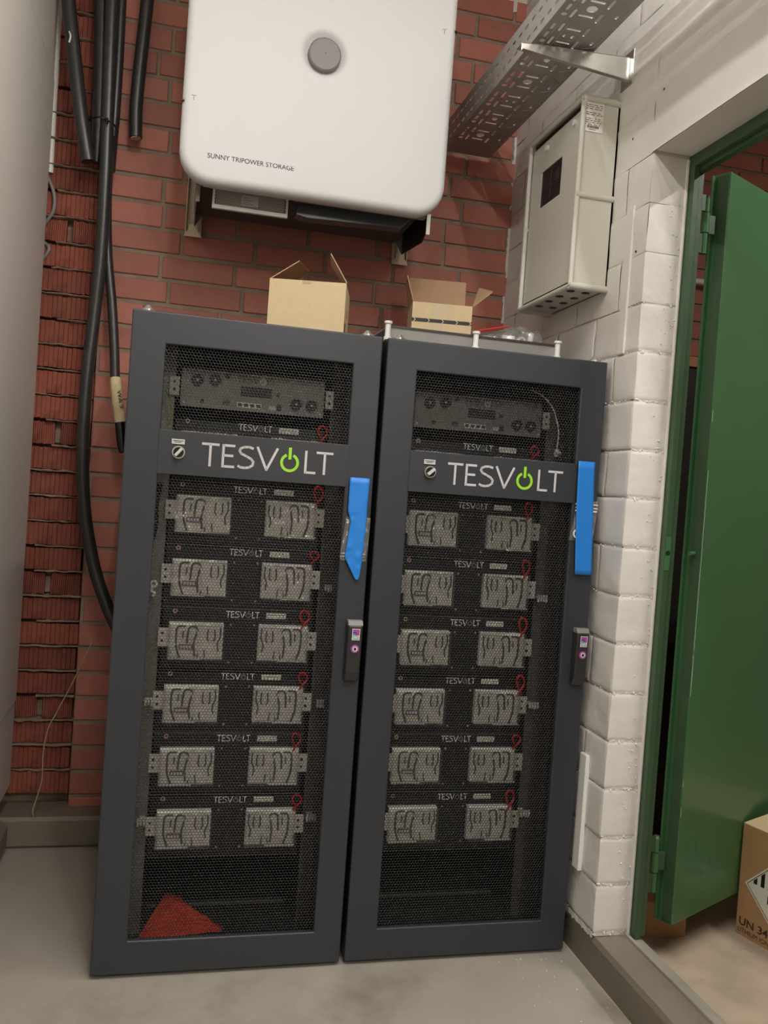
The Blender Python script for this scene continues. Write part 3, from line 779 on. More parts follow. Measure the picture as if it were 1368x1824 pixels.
tw = obj('wire_tie', G().ring((.087, .116, .930), Y, .004, .0095, .004, 14).tube([(.085, .118, .921), (.080, .118, .912), (.090, .118, .906), (.086, .118, .898)], .004, 6, 3), 'ear')
tag(tw, 'crumpled white wire tie on the left rail of the left rack', 'tie')
tag(obj('green_wire', G().tube([(.082, .10, 1.41), (.097, .11, 1.385), (.103, .11, 1.35), (.098, .11, 1.325), (.088, .10, 1.306)], .0016, 6, 4), 'greenwire'), 'thin green earth wire hanging at the upper left inside the left rack', 'wire')
ww = thing('white_wire', 'thin white curved wire with a metal end at the upper right inside the right rack', 'wire', (1.09, .06, 1.40))
obj('lead', G().tube([(1.035, .09, 1.50), (1.063, .07, 1.484), (1.088, .06, 1.455), (1.104, .06, 1.42), (1.112, .06, 1.385), (1.110, .06, 1.345)], .0021, 7, 4), 'ear', ww)
obj('terminal', G().cyl((1.110, .06, 1.345), (1.110, .06, 1.325), .0065, 10).cyl((1.104, .052, 1.335), (1.118, .052, 1.335), .004, 8), 'letter', ww)
# dark looped hose beside the left rail
tag(obj('black_hose', G().tube([(.086, .13, 1.18), (.078, .13, 1.13), (.080, .13, 1.08), (.074, .13, 1.04)], .008, 10, 4), 'black'), 'short black hose bent along the left rail in the left rack', 'hose')
# red cloth heap
def cloth(u, v):
    # outline: low front edge, peak at the back left, long tail to the right
    fx = .108+.205*u; ridge = max(0, 1-abs(u-.30)/(.28 if u < .30 else .68))
    y = .110+.03*u+(.03+.15*ridge)*v
    n = noise.noise((u*3.2, v*3.0, 1.3)); n2 = noise.noise((u*9, v*8, 8))
    z = .032+.044*ridge*v*(.8+.5*abs(n))+.010*abs(n2)*min(1, 6*min(u, 1-u))
    return (fx+.010*n*v, y+.008*n2, z)
tag(obj('red_sheet', G().sheet(cloth, 22, 18), 'redcloth'), 'crumpled red sheet lying on the floor of the left rack cabinet', 'sheet')
_g = COL.objects['red_sheet']; sm = _g.modifiers.new('s', 'SOLIDIFY'); sm.thickness = .0015

# ------------------------------------------------------------------ blue tape and zip bags on the doors
def ribbon(pts, y, amp=.0, seed=0):
    """pts: (z, xleft, xright) rows from the top down"""
    g = G(); rows = []
    for i in range(len(pts)-1):
        for k in range(6):
            t = k/6; rows.append([a+(b-a)*t for a, b in zip(pts[i], pts[i+1])])
    rows.append(list(pts[-1])); n = 8; v = []
    for z, a, b in rows:
        for i in range(n+1):
            x = a+(b-a)*i/n; v.append((x, y-abs(amp*noise.noise((x*60, z*45, seed)))-.0005, z))
    return g.add(v, [(j*(n+1)+i, j*(n+1)+i+1, (j+1)*(n+1)+i+1, (j+1)*(n+1)+i) for j in range(len(rows)-1) for i in range(n)], True)
bagL = thing('zip_bag', 'small clear zip bag held under blue tape on the left cabinet door', 'bag', (.563, -.004, 1.03), 0, 'small clear bags taped to the doors')
obj('film', ribbon([(1.130, .536, .598), (1.08, .531, .597), (1.03, .527, .594), (1.022, .530, .594)], -.003, .004, 1), 'bag', bagL)
obj('film_edge', G().tube([(.537, -.006, 1.128), (.532, -.006, 1.08), (.528, -.006, 1.035)], .0016, 6).tube([(.596, -.006, 1.128), (.595, -.006, 1.07), (.592, -.006, 1.025)], .0018, 6).tube([(.537, -.005, 1.130), (.565, -.005, 1.131), (.597, -.005, 1.129)], .0013, 6), 'wrap', bagL)
obj('zip_strip', G().box(.527, .593, -.0055, -.0040, 1.038, 1.041).box(.527, .593, -.0055, -.0040, 1.031, 1.033), 'clear', bagL)
bagR = thing('zip_bag', 'small clear zip bag with a white ring, under blue tape on the right cabinet door', 'bag', (1.173, -.004, 1.10), 0, 'small clear bags taped to the doors')
obj('film', ribbon([(1.212, 1.149, 1.209), (1.16, 1.144, 1.207), (1.106, 1.134, 1.203)], -.002, .004, 5), 'bag', bagR)
obj('zip_strip', G().box(1.146, 1.209, -.0060, -.0035, 1.201, 1.204).box(1.146, 1.209, -.0060, -.0035, 1.192, 1.1945).box(1.146, 1.208, -.0060, -.0035, 1.183, 1.187), 'white_plastic', bagR)
obj('white_ring', G().ring((1.157, -.0055, 1.124), Y, .0085, .0125, .002, 30), 'white_plastic', bagR)
tag(obj('blue_tape', ribbon([(1.228, .5385, .5875), (1.145, .5385, .5860), (1.12, .547, .5865), (1.06, .541, .5845), (1.03, .5385, .5830), (.992, .560, .5800), (.976, .5695, .5760)], -.0085, .0035, 9), 'blue'),
    'blue tape strip with pointed lower end on the left cabinet door', 'tape', 'blue tape strips on the cabinet doors')
tag(obj('blue_tape', ribbon([(1.315, 1.143, 1.1895), (1.20, 1.146, 1.194), (1.10, 1.1515, 1.200), (1.017, 1.156, 1.2035)], -.0088, .003, 3), 'blue'),
    'long straight blue tape strip on the right cabinet door', 'tape', 'blue tape strips on the cabinet doors')
for o in [q for q in COL.objects if q.name.startswith('blue_tape')]: o.modifiers.new('s', 'SOLIDIFY').thickness = -.0003

# ================================================================== INVERTER
inv = thing('inverter', 'large white rounded inverter hung on the brick wall above the cabinets', 'inverter', (.455, .87, 2.02))
XI0, XI1, ZI0, ZI1 = .074, .838, 2.014, 2.822; XC, ZC = .455, 2.418
def rr_pt(a, hx, hz, rc):
    """point of a rounded rectangle in direction a"""
    c, s = math.cos(a), math.sin(a)
    t = min(hx/abs(c) if abs(c) > 1e-9 else 1e9, hz/abs(s) if abs(s) > 1e-9 else 1e9); x, z = c*t, s*t
    cx, cz = hx-rc, hz-rc
    if abs(x) > cx and abs(z) > cz:
        ux, uz = math.copysign(cx, x), math.copysign(cz, z); b = c*ux+s*uz; t = b+math.sqrt(max(0, b*b-(ux*ux+uz*uz)+rc*rc)); x, z = c*t, s*t
    return x, z
def inverter_cover():
    n = 144; hx, hz = (XI1-XI0)/2, (ZI1-ZI0)/2; xm, zm = (XI0+XI1)/2, (ZI0+ZI1)/2; v = []; rings = 0
    A = [2*math.pi*i/n for i in range(n)]
    # dense sampling near the corners
    ca = math.atan2(hz, hx)
    y0 = .366
    for r, d in ((.046, .016), (.050, .0155), (.055, .011), (.061, .005), (.067, .0015), (.074, .0), (.085, .0)):
        v += [(XC+r*math.cos(a), y0+d, ZC+r*math.sin(a)) for a in A]; rings += 1
    for t in (.15, .35, .6, .85):
        for a in A:
            x, z = rr_pt(a, hx-.022, hz-.022, .068); px, pz = xm+x, zm+z
            qx, qz = XC+.085*math.cos(a), ZC+.085*math.sin(a)
            v.append((qx+(px-qx)*t, y0+.003*t*t, qz+(pz-qz)*t))
        rings += 1
    for k in range(8):
        b = k/7*math.pi/2; inset = .022*(1-math.sin(b)); dy = .022*(1-math.cos(b))
        for a in A:
            x, z = rr_pt(a, hx-inset, hz-inset, .090-inset); v.append((xm+x, y0+.003+dy, zm+z))
        rings += 1
    for yy, ins in ((.415, 0), (.417, .004), (.417, .03)):
        for a in A:
            x, z = rr_pt(a, hx-ins, hz-ins, .090-ins); v.append((xm+x, yy, zm+z))
        rings += 1
    f = [(j*n+i, (j+1)*n+i, (j+1)*n+(i+1) % n, j*n+(i+1) % n) for j in range(rings-1) for i in range(n)]
    g = G().add(v, f, True); g.add([v[i] for i in range(n)], [tuple(range(n))], False)
    return g
obj('front_cover', inverter_cover(), 'inv', inv)
cp = obj('cover_knob', G().cyl((XC, .384, ZC), (XC, .366, ZC), .0475, 48, .0465).cyl((XC, .366, ZC), (XC, .3635, ZC), .0465, 48, .0425), 'gray_cap2', inv)
obj('knob_dot', G().cyl((XC+.001, .3636, ZC+.002), (XC+.001, .3630, ZC+.002), .0016, 10), 'ink', cp)
gtx = G(); text2d('SUNNY TRIPOWER STORAGE', .012); put_text(gtx, 'SUNNY TRIPOWER STORAGE', (.1505, .3680, 2.0805), (1, 0, 0), (0, 0, 1), 0, .2395, 0, .0135)
obj('lettering', gtx, 'ink', inv)
gk = G()
for (x, z) in ((.105, 2.236), (.800, 2.548)): gk.box(x-.007, x+.006, .3682, .3700, z+.006, z+.0075).box(x-.002, x+.0, .3682, .37, z-.006, z+.004)
obj('latch_mark', gk, 'gray_cap', inv)
obj('side_notch', G().box(.0725, .080, .372, .392, 2.226, 2.229).box(.832, .8395, .372, .392, 2.557, 2.560), 'ink', inv)
obj('body', G().box(.125, .795, .417, .80, 2.045, 2.79), 'inv_dark', inv, bevel=.006)
ft = obj('fan_housing', G().prism([(.500, 1.985), (.530, 2.000), (.60, 2.048), (.500, 2.048)], (.172, 0, 0), Y, Z, (.22, 0, 0)), 'inv_dark', inv)
gr = G(); fx0, fx1, fz0, fz1 = .181, .386, 1.997, 2.040
cols = 34; rows = 9
gg = []
dx = (fx1-fx0)/cols; dz = (fz1-fz0)/rows
for j in range(rows):
    for i in range(cols):
        cx = fx0+(i+.5+(.5 if j % 2 else 0))*dx; cz = fz0+(j+.5)*dz
        if cx > fx1-.002: continue
        gr.ring((cx, .4955, cz), Y, .0018, .0031, .0012, 6)
obj('fan_grille', gr, 'ear', ft, kind='stuff')
obj('fan_frame', frame_grid([.174, .181, .387, .3935], [1.984, 1.996, 2.041, 2.046], {(1, 1)}, .488, .500), 'white_plastic', ft, bevel=.001)
obj('rating_label', G().box(.258, .306, .4925, .4935, 2.003, 2.033), 'letter', ft)
gi = G()
for k in range(4): gi.rect((.262, .4922, 2.008+k*.0055), X, Z, 0, .03-(k % 2)*.012, 0, .0016)
obj('label_print', gi, 'gray_cap', ft)
# smoky terminal tray and its lip
obj('connection_tray', G().prism([(.412, 2.036), (.420, 2.030), (.415, 1.992), (.45, 1.986), (.735, 1.996), (.775, 2.040)], (0, .470, 0), X, Z, (0, .045, 0)), mat('smoky_plastic', srgb(64, 66, 68), .22), inv, bevel=.004)
obj('tray_lip', G().box(.405, .80, .430, .455, 2.024, 2.040), 'gray_cap', inv, bevel=.002)
# side arms and cream wall rails
for sx, xa in ((-1, .128), (1, .823)):
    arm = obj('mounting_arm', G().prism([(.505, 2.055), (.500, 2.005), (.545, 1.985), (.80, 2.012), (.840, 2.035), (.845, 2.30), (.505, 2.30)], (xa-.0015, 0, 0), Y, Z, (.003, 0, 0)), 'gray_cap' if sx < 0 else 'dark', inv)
    obj('arm_flange', G().box(min(xa, xa+sx*.0), max(xa+.003, xa), .498, .512, 2.0, 2.06).box(xa-.002, xa+.010, .496, .499, 1.998, 2.06), 'zinc', arm)
    obj('arm_web', G().prism([(xa-sx*.001, 2.01), (xa-sx*.028, 2.055), (xa-sx*.028, 2.10), (xa, 2.10)], (0, .80, 0), X, Z, (0, .003, 0)), 'gray_cap', arm)
    c0 = .1255 if sx < 0 else .826
    g = G().box(c0-.026, c0-.023, .838, .868, 1.995, 2.95).box(c0+.023, c0+.026, .838, .868, 1.995, 2.95).box(c0-.026, c0+.026, .862, .868, 1.995, 2.95)
    obj('wall_rail', g, 'cream', inv)
    obj('rail_foot', G().prism([(-.029, 0), (.029, 0), (.024, .012), (.015, .022), (.014, .04), (-.014, .04), (-.015, .022), (-.024, .012)], (c0, .836, 1.986), X, Z, (0, .004, 0)), 'cream', inv)

# ================================================================== CABLE TRAY with its arm
TX0, TX1, TZ, TH = .957, 1.127, 2.403, .090
tr = thing('cable_tray', 'perforated steel cable tray running along the white wall near the ceiling', 'cable tray', (1.04, .86, TZ))
def slot2(cx, cy, hw, hl, n=4):
    """slot outline (rounded) centred cx,cy ; hl half length along second axis"""
    r = hw; P = []
    for i in range(n+1):
        a = math.pi*i/n; P.append((cx+r*math.cos(a), cy+(hl-r)+r*math.sin(a)))
    for i in range(n+1):
        a = math.pi+math.pi*i/n; P.append((cx+r*math.cos(a), cy-(hl-r)+r*math.sin(a)))
    return P
def perforated(name, x0, x1, y0, y1, holes, mp, thick_dir, mtl, parent):
    """flat sheet with real holes: filled 2D curve converted to mesh, then extruded a little"""
    cu = bpy.data.curves.new(name, 'CURVE'); cu.dimensions = '2D'; cu.fill_mode = 'BOTH'; cu.extrude = .0007
    def sp(P):
        s = cu.splines.new('POLY'); s.points.add(len(P)-1); s.use_cyclic_u = True
        for q, (a, b) in zip(s.points, P): q.co = (a, b, 0, 1)
    sp([(x0, y0), (x1, y0), (x1, y1), (x0, y1)])
    for h in holes: sp(h)
    to = bpy.data.objects.new('t', cu); COL.objects.link(to)
    dg = bpy.context.evaluated_depsgraph_get(); me = bpy.data.meshes.new_from_object(to.evaluated_get(dg))
    v = [mp(p.co.x, p.co.y, p.co.z) for p in me.vertices]; f = [tuple(p.vertices) for p in me.polygons]
    bpy.data.objects.remove(to); bpy.data.curves.remove(cu); bpy.data.meshes.remove(me)
    return obj(name, G().add(v, f), mtl, parent)
YT0, YT1 = -1.3, .845
holes = []; ribs = G(); per = .133
W_ = TX1-TX0; yc = .672+.133
kk = -1
def circ(cx, cy, r, n=10): return [(cx+r*math.cos(2*math.pi*i/n), cy+r*math.sin(2*math.pi*i/n)) for i in range(n)]
while yc-.07 > YT0:
    if yc < YT1-.07:
        for fx, dys, hl in ((.105, (-.030, .010), .0145), (.235, (-.033, .033), .0195), (.64, (-.033, .033), .0195)):
            for dy in dys: holes.append(slot2(TX0+fx*W_, yc+dy, .0042, hl))
        holes.append(circ(TX0+.115*W_, yc+.042, .0078, 12))
        holes.append(slot2(TX0+.86*W_, yc+.012, .0038, .0075))
        for dy in (-.033, .033):
            P = slot2(0, 0, .0038, .0200); holes.append([(TX0+.435*W_+b_, yc+dy+a_) for a_, b_ in P])
        if kk % 3 == 0: holes.append(circ(TX0+.435*W_, yc, .0135, 16))
        elif kk % 3 == 1: holes.append(circ(TX0+.435*W_, yc, .0095, 14))
        else: holes += [slot2(TX0+.37*W_, yc, .0036, .0065), slot2(TX0+.50*W_, yc, .0036, .0065)]
        x8, x9 = TX0+.77*W_, TX0+.93*W_
        ribs.tube([(x8, yc-.046, TZ-.001), (x9, yc-.026, TZ-.001), (x9, yc+.028, TZ-.001), (x8, yc+.046, TZ-.001)], .0016, 6, 1, caps=False)
        for fx in (.17, .30, .575, .705):
            ribs.tube([(TX0+fx*W_, yc-.060, TZ-.0006), (TX0+fx*W_, yc+.060, TZ-.0006)], .0016, 6, 1, caps=False)
        for dy in (-.046, -.020, .020, .046):
            ribs.tube([(TX0+.32*W_, yc+dy, TZ-.0006), (TX0+.55*W_, yc+dy, TZ-.0006)], .0012, 6, 1, caps=False)
    yc -= per; kk += 1
perforated('tray_bottom', TX0, TX1, YT0, YT1, holes, lambda a, b, c: (a, b, TZ+c), None, 'tray', tr)
obj('pressed_rib', ribs, 'tray', tr, kind='stuff')
for xs in (TX0, TX1):
    hs = []; y = YT1-.03; k = 0
    while y > YT0+.02:
        for zc in (.024, .062):
            hs.append([(yy, zz) for zz, yy in slot2(zc, y+(.0 if zc < .04 else .018), .0040, .0135)])
        y -= .045
    perforated('tray_side', YT0, YT1, 0, TH, hs, lambda a, b, c, xs=xs: (xs+c, a, TZ+b), None, 'tray', tr)
    s = -1 if xs == TX1 else 1
    obj('rolled_edge', G().tube([(xs+s*.003, YT0, TZ+TH), (xs+s*.003, YT1, TZ+TH)], .003, 8, 1), 'tray', tr)
ca = thing('tray_bracket', 'shiny galvanised bracket arm carrying the cable tray from the white wall', 'bracket', (XW, .05, 2.37))
def armside(u, v): pass
gA = G()
a0, a1 = .918, 1.228
# web (faces the camera), upper flange, lower flange
gA.prism([(a0, 2.381), (a0, 2.362), (a1, 2.335), (a1, 2.399)], (0, .040, 0), X, Z, (0, .002, 0))
gA.prism([(a0, 2.381), (a1, 2.399), (a1, 2.4010), (a0, 2.383)], (0, .040, 0), X, Z, (0, .040, 0))
gA.prism([(a0, 2.362), (a1, 2.335), (a1, 2.333), (a0, 2.360)], (0, .028, 0), X, Z, (0, .014, 0))
obj('arm', gA, 'zinc', ca, bevel=.001)
gs = G()
for t in (.25, .4, .62, .82): gs.prism([(a0+.31*t-.012, 2.3834+.018*t+.0003-.0012), (a0+.31*t+.016, 2.3850+.018*t-.0012), (a0+.31*t+.016, 2.3853+.018*t), (a0+.31*t-.012, 2.3837+.018*t)], (0, .050, 0), X, Z, (0, .008, 0))
obj('arm_slot', gs, 'ink', ca)
obj('wall_plate', G().box(XW-.007, XW-.002, .022, .085, 2.325, 2.418), 'zinc', ca, bevel=.001)
obj('bolt', G().cyl((XW-.002, .060, 2.385), (XW-.016, .060, 2.385), .008, 6).cyl((XW-.016, .060, 2.385), (XW-.024, .060, 2.385), .0045, 10), 'zinc', ca)
obj('bolt', G().cyl((XW-.002, .055, 2.372), (XW-.014, .055, 2.372), .006, 6), 'zinc', ca)

# ================================================================== DISTRIBUTION BOX on the right wall
eb = thing('distribution_box', 'light grey electrical distribution box with dark window on the white wall', 'electrical box', (XW, .26, 1.785))
EX, EY0, EY1, EZ0, EZ1 = 1.120, .080, .445, 1.785, 2.302
gE = G().box(EX+.012, XW-.003, EY0+.004, EY0+.008, EZ0+.004, EZ1-.004).box(EX+.012, XW-.003, EY1-.008, EY1-.004, EZ0+.004, EZ1-.004)
gE.box(EX+.012, XW-.003, EY0+.004, EY1-.004, EZ1-.008, EZ1-.004).box(EX+.012, XW-.003, EY0+.004, EY1-.004, EZ0+.004, EZ0+.008).box(XW-.008, XW-.003, EY0+.004, EY1-.004, EZ0+.004, EZ1-.004)
obj('housing', gE, 'ebox', eb)
# tubular rims at the edges
r = .0075
for ya in (EY0+.005, EY1-.005):
    obj('edge_rim', G().tube([(EX+.005, ya, EZ0+.006), (EX+.005, ya, EZ1-.006)], r, 12, 1), 'ebox', eb)
for za in (EZ0+.006, EZ1-.006):
    obj('edge_rim', G().tube([(EX+.005, EY0+.005, za), (EX+.005, EY1-.005, za)], r, 12, 1), 'ebox', eb)
for za in (EZ0+.006, EZ1-.008, 2.036):
    rr_ = .0095 if za != 2.036 else .0085
    for ya in (EY0+.004, EY1-.004):
        obj('corner_rim', G().cyl((EX, ya, za), (XW-.001, ya, za), rr_, 14).ring((EX-.0004, ya, za), X, .0035, rr_, .001, 14), 'ebox', eb)
        obj('rim_hole', G().cyl((EX-.0008, ya, za), (EX+.001, ya, za), .0036, 10), 'ink', eb)
lid = obj('lid', frame_grid([EY0+.014, .214, .358, EY1-.014], [EZ0+.022, 2.078, 2.186, EZ1-.030], {(1, 1)}, EX+.010, EX+.014), 'ebox2', eb)
lid.data.transform(Matrix(((0, 1, 0, 0), (1, 0, 0, 0), (0, 0, 1, 0), (0, 0, 0, 1)))) if False else None
me = lid.data
o_ = ORG[eb.name]
# frame_grid lays the sheet out in x-z; here it must stand in y-z, so swap axes
for vtx in me.vertices:
    wx, wy, wz = vtx.co.x+o_.x, vtx.co.y+o_.y, vtx.co.z+o_.z
    vtx.co = (wy-o_.x, wx-o_.y, wz-o_.z)
me.flip_normals(); me.update()
obj('window_pane', G().rect((EX+.013, 0, 0), Y, Z, .214, .358, 2.078, 2.186), mat('dark_glass', srgb(34, 33, 32), .4), lid)
obj('window_inside', G().box(EX+.0115, EX+.0128, .235, .262, 2.13, 2.16).box(EX+.0115, EX+.0128, .29, .295, 2.09, 2.175).box(EX+.0115, EX+.0128, .24, .35, 2.122, 2.125), 'case_dark', lid)
for y_, z_ in ((.143, 2.251), (.325, 2.249)):
    sc = obj('lid_screw', G().cyl((EX+.010, y_, z_), (EX+.004, y_, z_), .0085, 18), 'white_plastic', lid)
obj('lid_shadow_gap', G().box(EX+.016, EX+.018, EY0+.010, EY1-.010, EZ0+.012, EZ1-.012), 'dark', eb)
obj('sticker', G().box(1.127, 1.184, EY0+.0022, EY0+.0035, 2.207, 2.286), 'paper', eb)
gi = G(); O = (1.127, EY0+.0018, 2.207)
rs_ = random.Random(4)
for k in range(11):
    zz = .072-k*.0052
    if k in (3, 6): continue
    u = .004
    while u < .050:
        L_ = rs_.uniform(.003, .012); gi.rect(O, X, Z, u, min(u+L_, .052), zz-.0016, zz); u += L_+rs_.uniform(.0015, .006)
u = .010
while u < .044:
    b_ = rs_.choice([.0005, .001, .0015]); gi.rect(O, X, Z, u, u+b_, .0095, .0165); u += b_+rs_.choice([.0005, .001])
gi.rect(O, X, Z, .016, .036, .0055, .0067)
obj('sticker_print', gi, 'ink', eb)
gk = G()
for i in range(4):
    for j in range(2): gk.cyl((1.150+.045*j, .135+.072*i, EZ0+.0028), (1.150+.045*j, .135+.072*i, EZ0+.0045), .0115, 18)
obj('knockout', gk, 'ink', eb)

# white duct on the lower right wall
tag(obj('cable_duct', G().box(XW-.013, XW-.0005, -.024, .013, .232, .540), 'white_plastic', bevel=.002), 'short white plastic duct upright on the lower white wall beside the right cabinet', 'duct')

# ================================================================== LEFT: LIGHT GREY CABINET
wc = thing('tall_cabinet', 'tall light grey metal cabinet at the left edge of the view', 'cabinet', (-.6, 0, .16))
obj('carcass', G().box(-.95, -.338, -1.45, .862, .165, 2.98), 'wcab', wc)
obj('side_door', G().box(-.338, -.330, -1.45, .865, .443, 2.425), 'wcab', wc, bevel=.003)
obj('lower_panel', G().box(-.3385, -.3335, -1.45, .865, .168, .438), 'wcab', wc, bevel=.002)
obj('upper_panel', G().box(-.3385, -.3325, -1.45, .860, 2.431, 2.98), 'wcab', wc, bevel=.002)
obj('plinth', G().box(-.93, -.36, -1.40, .85, .0985, .165), 'dark', wc)
tag(obj('wall_pipe', G().cyl((-.331, .888, 2.14), (-.337, .888, 3.05), .011, 16), 'wcab'), 'pale vertical pipe behind the light grey cabinet', 'pipe')
tag(obj('loose_cable', G().tube([(-.345, .885, 2.14), (-.315, .88, 2.08), (-.312, .88, 2.02), (-.34, .89, 1.97), (-.345, .90, 1.93), (-.318, .885, 1.90), (-.34, .89, 1.86)], .006, 8), 'gray_cap'), 'grey loose cable curling out behind the light grey cabinet', 'cable')

# ------------------------------------------------------------------ black cables at the left
def cable(name, label, pts, r, m='blackrub', group='thick black cables on the brick wall'):
    t = thing(name, label, 'cable', pts[-1], 0, group); obj('sheath', G().tube(pts, r, 18, 6), m, t); return t
c1 = cable('black_cable', 'leftmost thick black cable slanting right, with a pale scuff near its top', [(-.305, .80, 2.90), (-.300, .79, 2.70), (-.264, .775, 2.47), (-.233, .762, 2.295), (-.202, .757, 2.150)], .0215)
obj('scuff', G().tube([(-.281, .761, 2.535), (-.276, .757, 2.520), (-.279, .756, 2.50)], .003, 6), 'white_plastic', c1)
cable('black_cable', 'widest black cable of the bundle, ending below the tie', [(-.205, .805, 2.95), (-.198, .805, 2.715), (-.187, .805, 2.495), (-.182, .805, 2.335), (-.181, .805, 2.25), (-.185, .815, 2.17)], .0235)
cable('black_cable', 'slim black cable along the right side of the bundle', [(-.142, .80, 2.95), (-.140, .80, 2.72), (-.137, .80, 2.50), (-.137, .80, 2.33), (-.139, .805, 2.262), (-.142, .815, 2.15)], .0165)
cable('black_cable', 'long black cable dropping from the tied bundle behind the left rack cabinet', [(-.165, .752, 2.95), (-.163, .752, 2.70), (-.158, .752, 2.48), (-.152, .752, 2.25), (-.148, .752, 2.09), (-.148, .76, 1.88), (-.157, .77, 1.69), (-.167, .77, 1.49), (-.167, .77, 1.28), (-.151, .77, 1.09), (-.121, .77, .94), (-.090, .76, .842), (-.046, .745, .745), (.0, .74, .66), (.06, .74, .55)], .0195)
c5 = cable('black_cable', 'black cable with cream tape marker and shiny capped end beside the left rack', [(-.145, .79, 2.25), (-.143, .79, 2.05), (-.130, .79, 1.88), (-.107, .78, 1.725), (-.091, .77, 1.588), (-.082, .765, 1.49), (-.077, .76, 1.46)], .0150)
obj('tape_marker', G().tube([(-.0815, .765, 1.495), (-.077, .76, 1.465), (-.066, .76, 1.40), (-.058, .76, 1.358)], .0172, 16, 6, rs=[.0165, .0178, .0172, .0178]), 'masking', c5)
gw = G(); put_text(gw, 'WA 9', (-.0735, .7415, 1.455), (.22, 0, -1), (1, 0, .22), 0, .055, 0, .012)
obj('tape_writing', gw, 'ink', c5)
obj('end_cap', G().tube([(-.059, .76, 1.362), (-.054, .76, 1.335), (-.048, .76, 1.295), (-.044, .76, 1.268), (-.043, .76, 1.262)], .017, 16, 5, rs=[.0165, .018, .0175, .014, .007]), 'blackcap', c5)
c6 = cable('black_cable', 'rightmost black cable with a cut end, beside the white inverter', [(-.055, .81, 2.95), (-.060, .81, 2.75), (-.064, .81, 2.64), (-.071, .81, 2.49), (-.0745, .81, 2.36), (-.070, .81, 2.265)], .0205)
obj('cut_core', G().cyl((-.0705, .81, 2.2655), (-.0698, .81, 2.2625), .0165, 16), 'copper', c6)
tag(obj('cable_tie', G().tube([(-.204, .765, 2.285), (-.17, .722, 2.278), (-.135, .748, 2.272), (-.125, .775, 2.270)], .003, 6, 4).cyl((-.203, .765, 2.290), (-.210, .755, 2.275), .005, 8).cyl((-.152, .722, 2.278), (-.150, .720, 2.262), .004, 8), 'blackcap'), 'black and silver cable tie around the cable bundle', 'cable tie')
tag(obj('thin_wire', G().tube([(-.10, .80, .66), (-.128, .79, .59), (-.155, .785, .52), (-.195, .78, .43), (-.218, .78, .375), (-.228, .78, .30), (-.226, .775, .22), (-.235, .77, .17), (-.246, .765, .125), (-.244, .765, .105)], .0022, 6, 5), 'thinwire'), 'thin pale wire hanging down the lower left brick wall', 'wire')

# ================================================================== ON TOP OF THE CABINETS
def carton(name, label, loc, rot, w_, d_, h_, flaps, m='card', mi='card_in', t=.003):
    r = bpy.data.objects.new(name, None); COL.objects.link(r); r.location = loc; r.rotation_euler = (0, 0, rot); r['label'] = label; r['category'] = 'box'
    P = lambda nm, g, mm, **k: obj(nm, g, mm, r, local=True, **k)
    P('front_side', G().box(0, w_, 0, t, 0, h_), m); P('back_side', G().box(0, w_, d_-t, d_, 0, h_), m)
    P('left_side', G().box(0, t, t, d_-t, 0, h_), m); P('right_side', G().box(w_-t, w_, t, d_-t, 0, h_), m)
    P('bottom', G().box(t, w_-t, t, d_-t, 0, t), mi)
    for q in flaps: P('flap', G().add(*q), mi)
    return r
def flap(p0, p1, q1, q0, th=(0, 0, .002)):
    a = [Vector(p) for p in (p0, p1, q1, q0)]; n = (a[1]-a[0]).cross(a[3]-a[0]).normalized()*.0026
    v = [tuple(p) for p in a]+[tuple(p+n) for p in a]
    return (v, [(0, 3, 2, 1), (4, 5, 6, 7), (0, 1, 5, 4), (1, 2, 6, 5), (2, 3, 7, 6), (3, 0, 4, 7)])
bw, bd, bh = .207, .175, .166
b1 = carton('open_carton', 'plain tan open carton on top of the left rack cabinet', (.334, .262, 1.584), math.radians(-14), bw, bd, bh, [
    flap((0, 0, bh), (0, bd, bh), (.085, bd*.95, bh+.068), (.072, .03, bh+.060)),
    flap((bw, 0, bh), (bw, bd, bh), (bw-.060, bd*.9, bh+.085), (bw-.050, .015, bh+.080)),
])
obj('tape_seam', G().box(.088, .112, -.0006, 0, bh-.008, bh), 'tape', b1, local=True)
obj('hand_mark', G().box(bw, bw+.0005, .03, .055, .02, .065).box(bw, bw+.0005, .09, .10, .09, .11), 'ink', b1, local=True)
b2 = carton('open_carton', 'small open carton with a black printed band behind the clear sheet', (.797, .500, 1.584), math.radians(-9), .186, .15, .206, [
    flap((.186, .15, .206), (0, .15, .206), (0, .165, .318), (.186, .165, .318)),
    flap((.186, 0, .206), (.186, .15, .206), (.226, .14, .300), (.248, .015, .262)),
    flap((0, 0, .206), (0, .15, .206), (-.014, .15, .290), (-.022, .02, .288)),
])
obj('printed_band', G().box(-.0005, .1865, -.0008, 0, .146, .157), 'ink', b2, local=True)
gc = G()
for x in (.004, .048, .092, .136, .178):
    gc.flat([(x, 0), (x+.003, 0), (x+.008, .0055), (x+.003, .011), (x, .011), (x+.005, .0055)], [(0, 1, 2, 5), (5, 2, 3, 4)], (0, -.0011, .146), X, Z)
obj('band_chevrons', gc, 'card', b2, local=True)
obj('clear_tape', G().box(.062, .098, -.0005, 0, .120, .205), 'tape', b2, local=True)
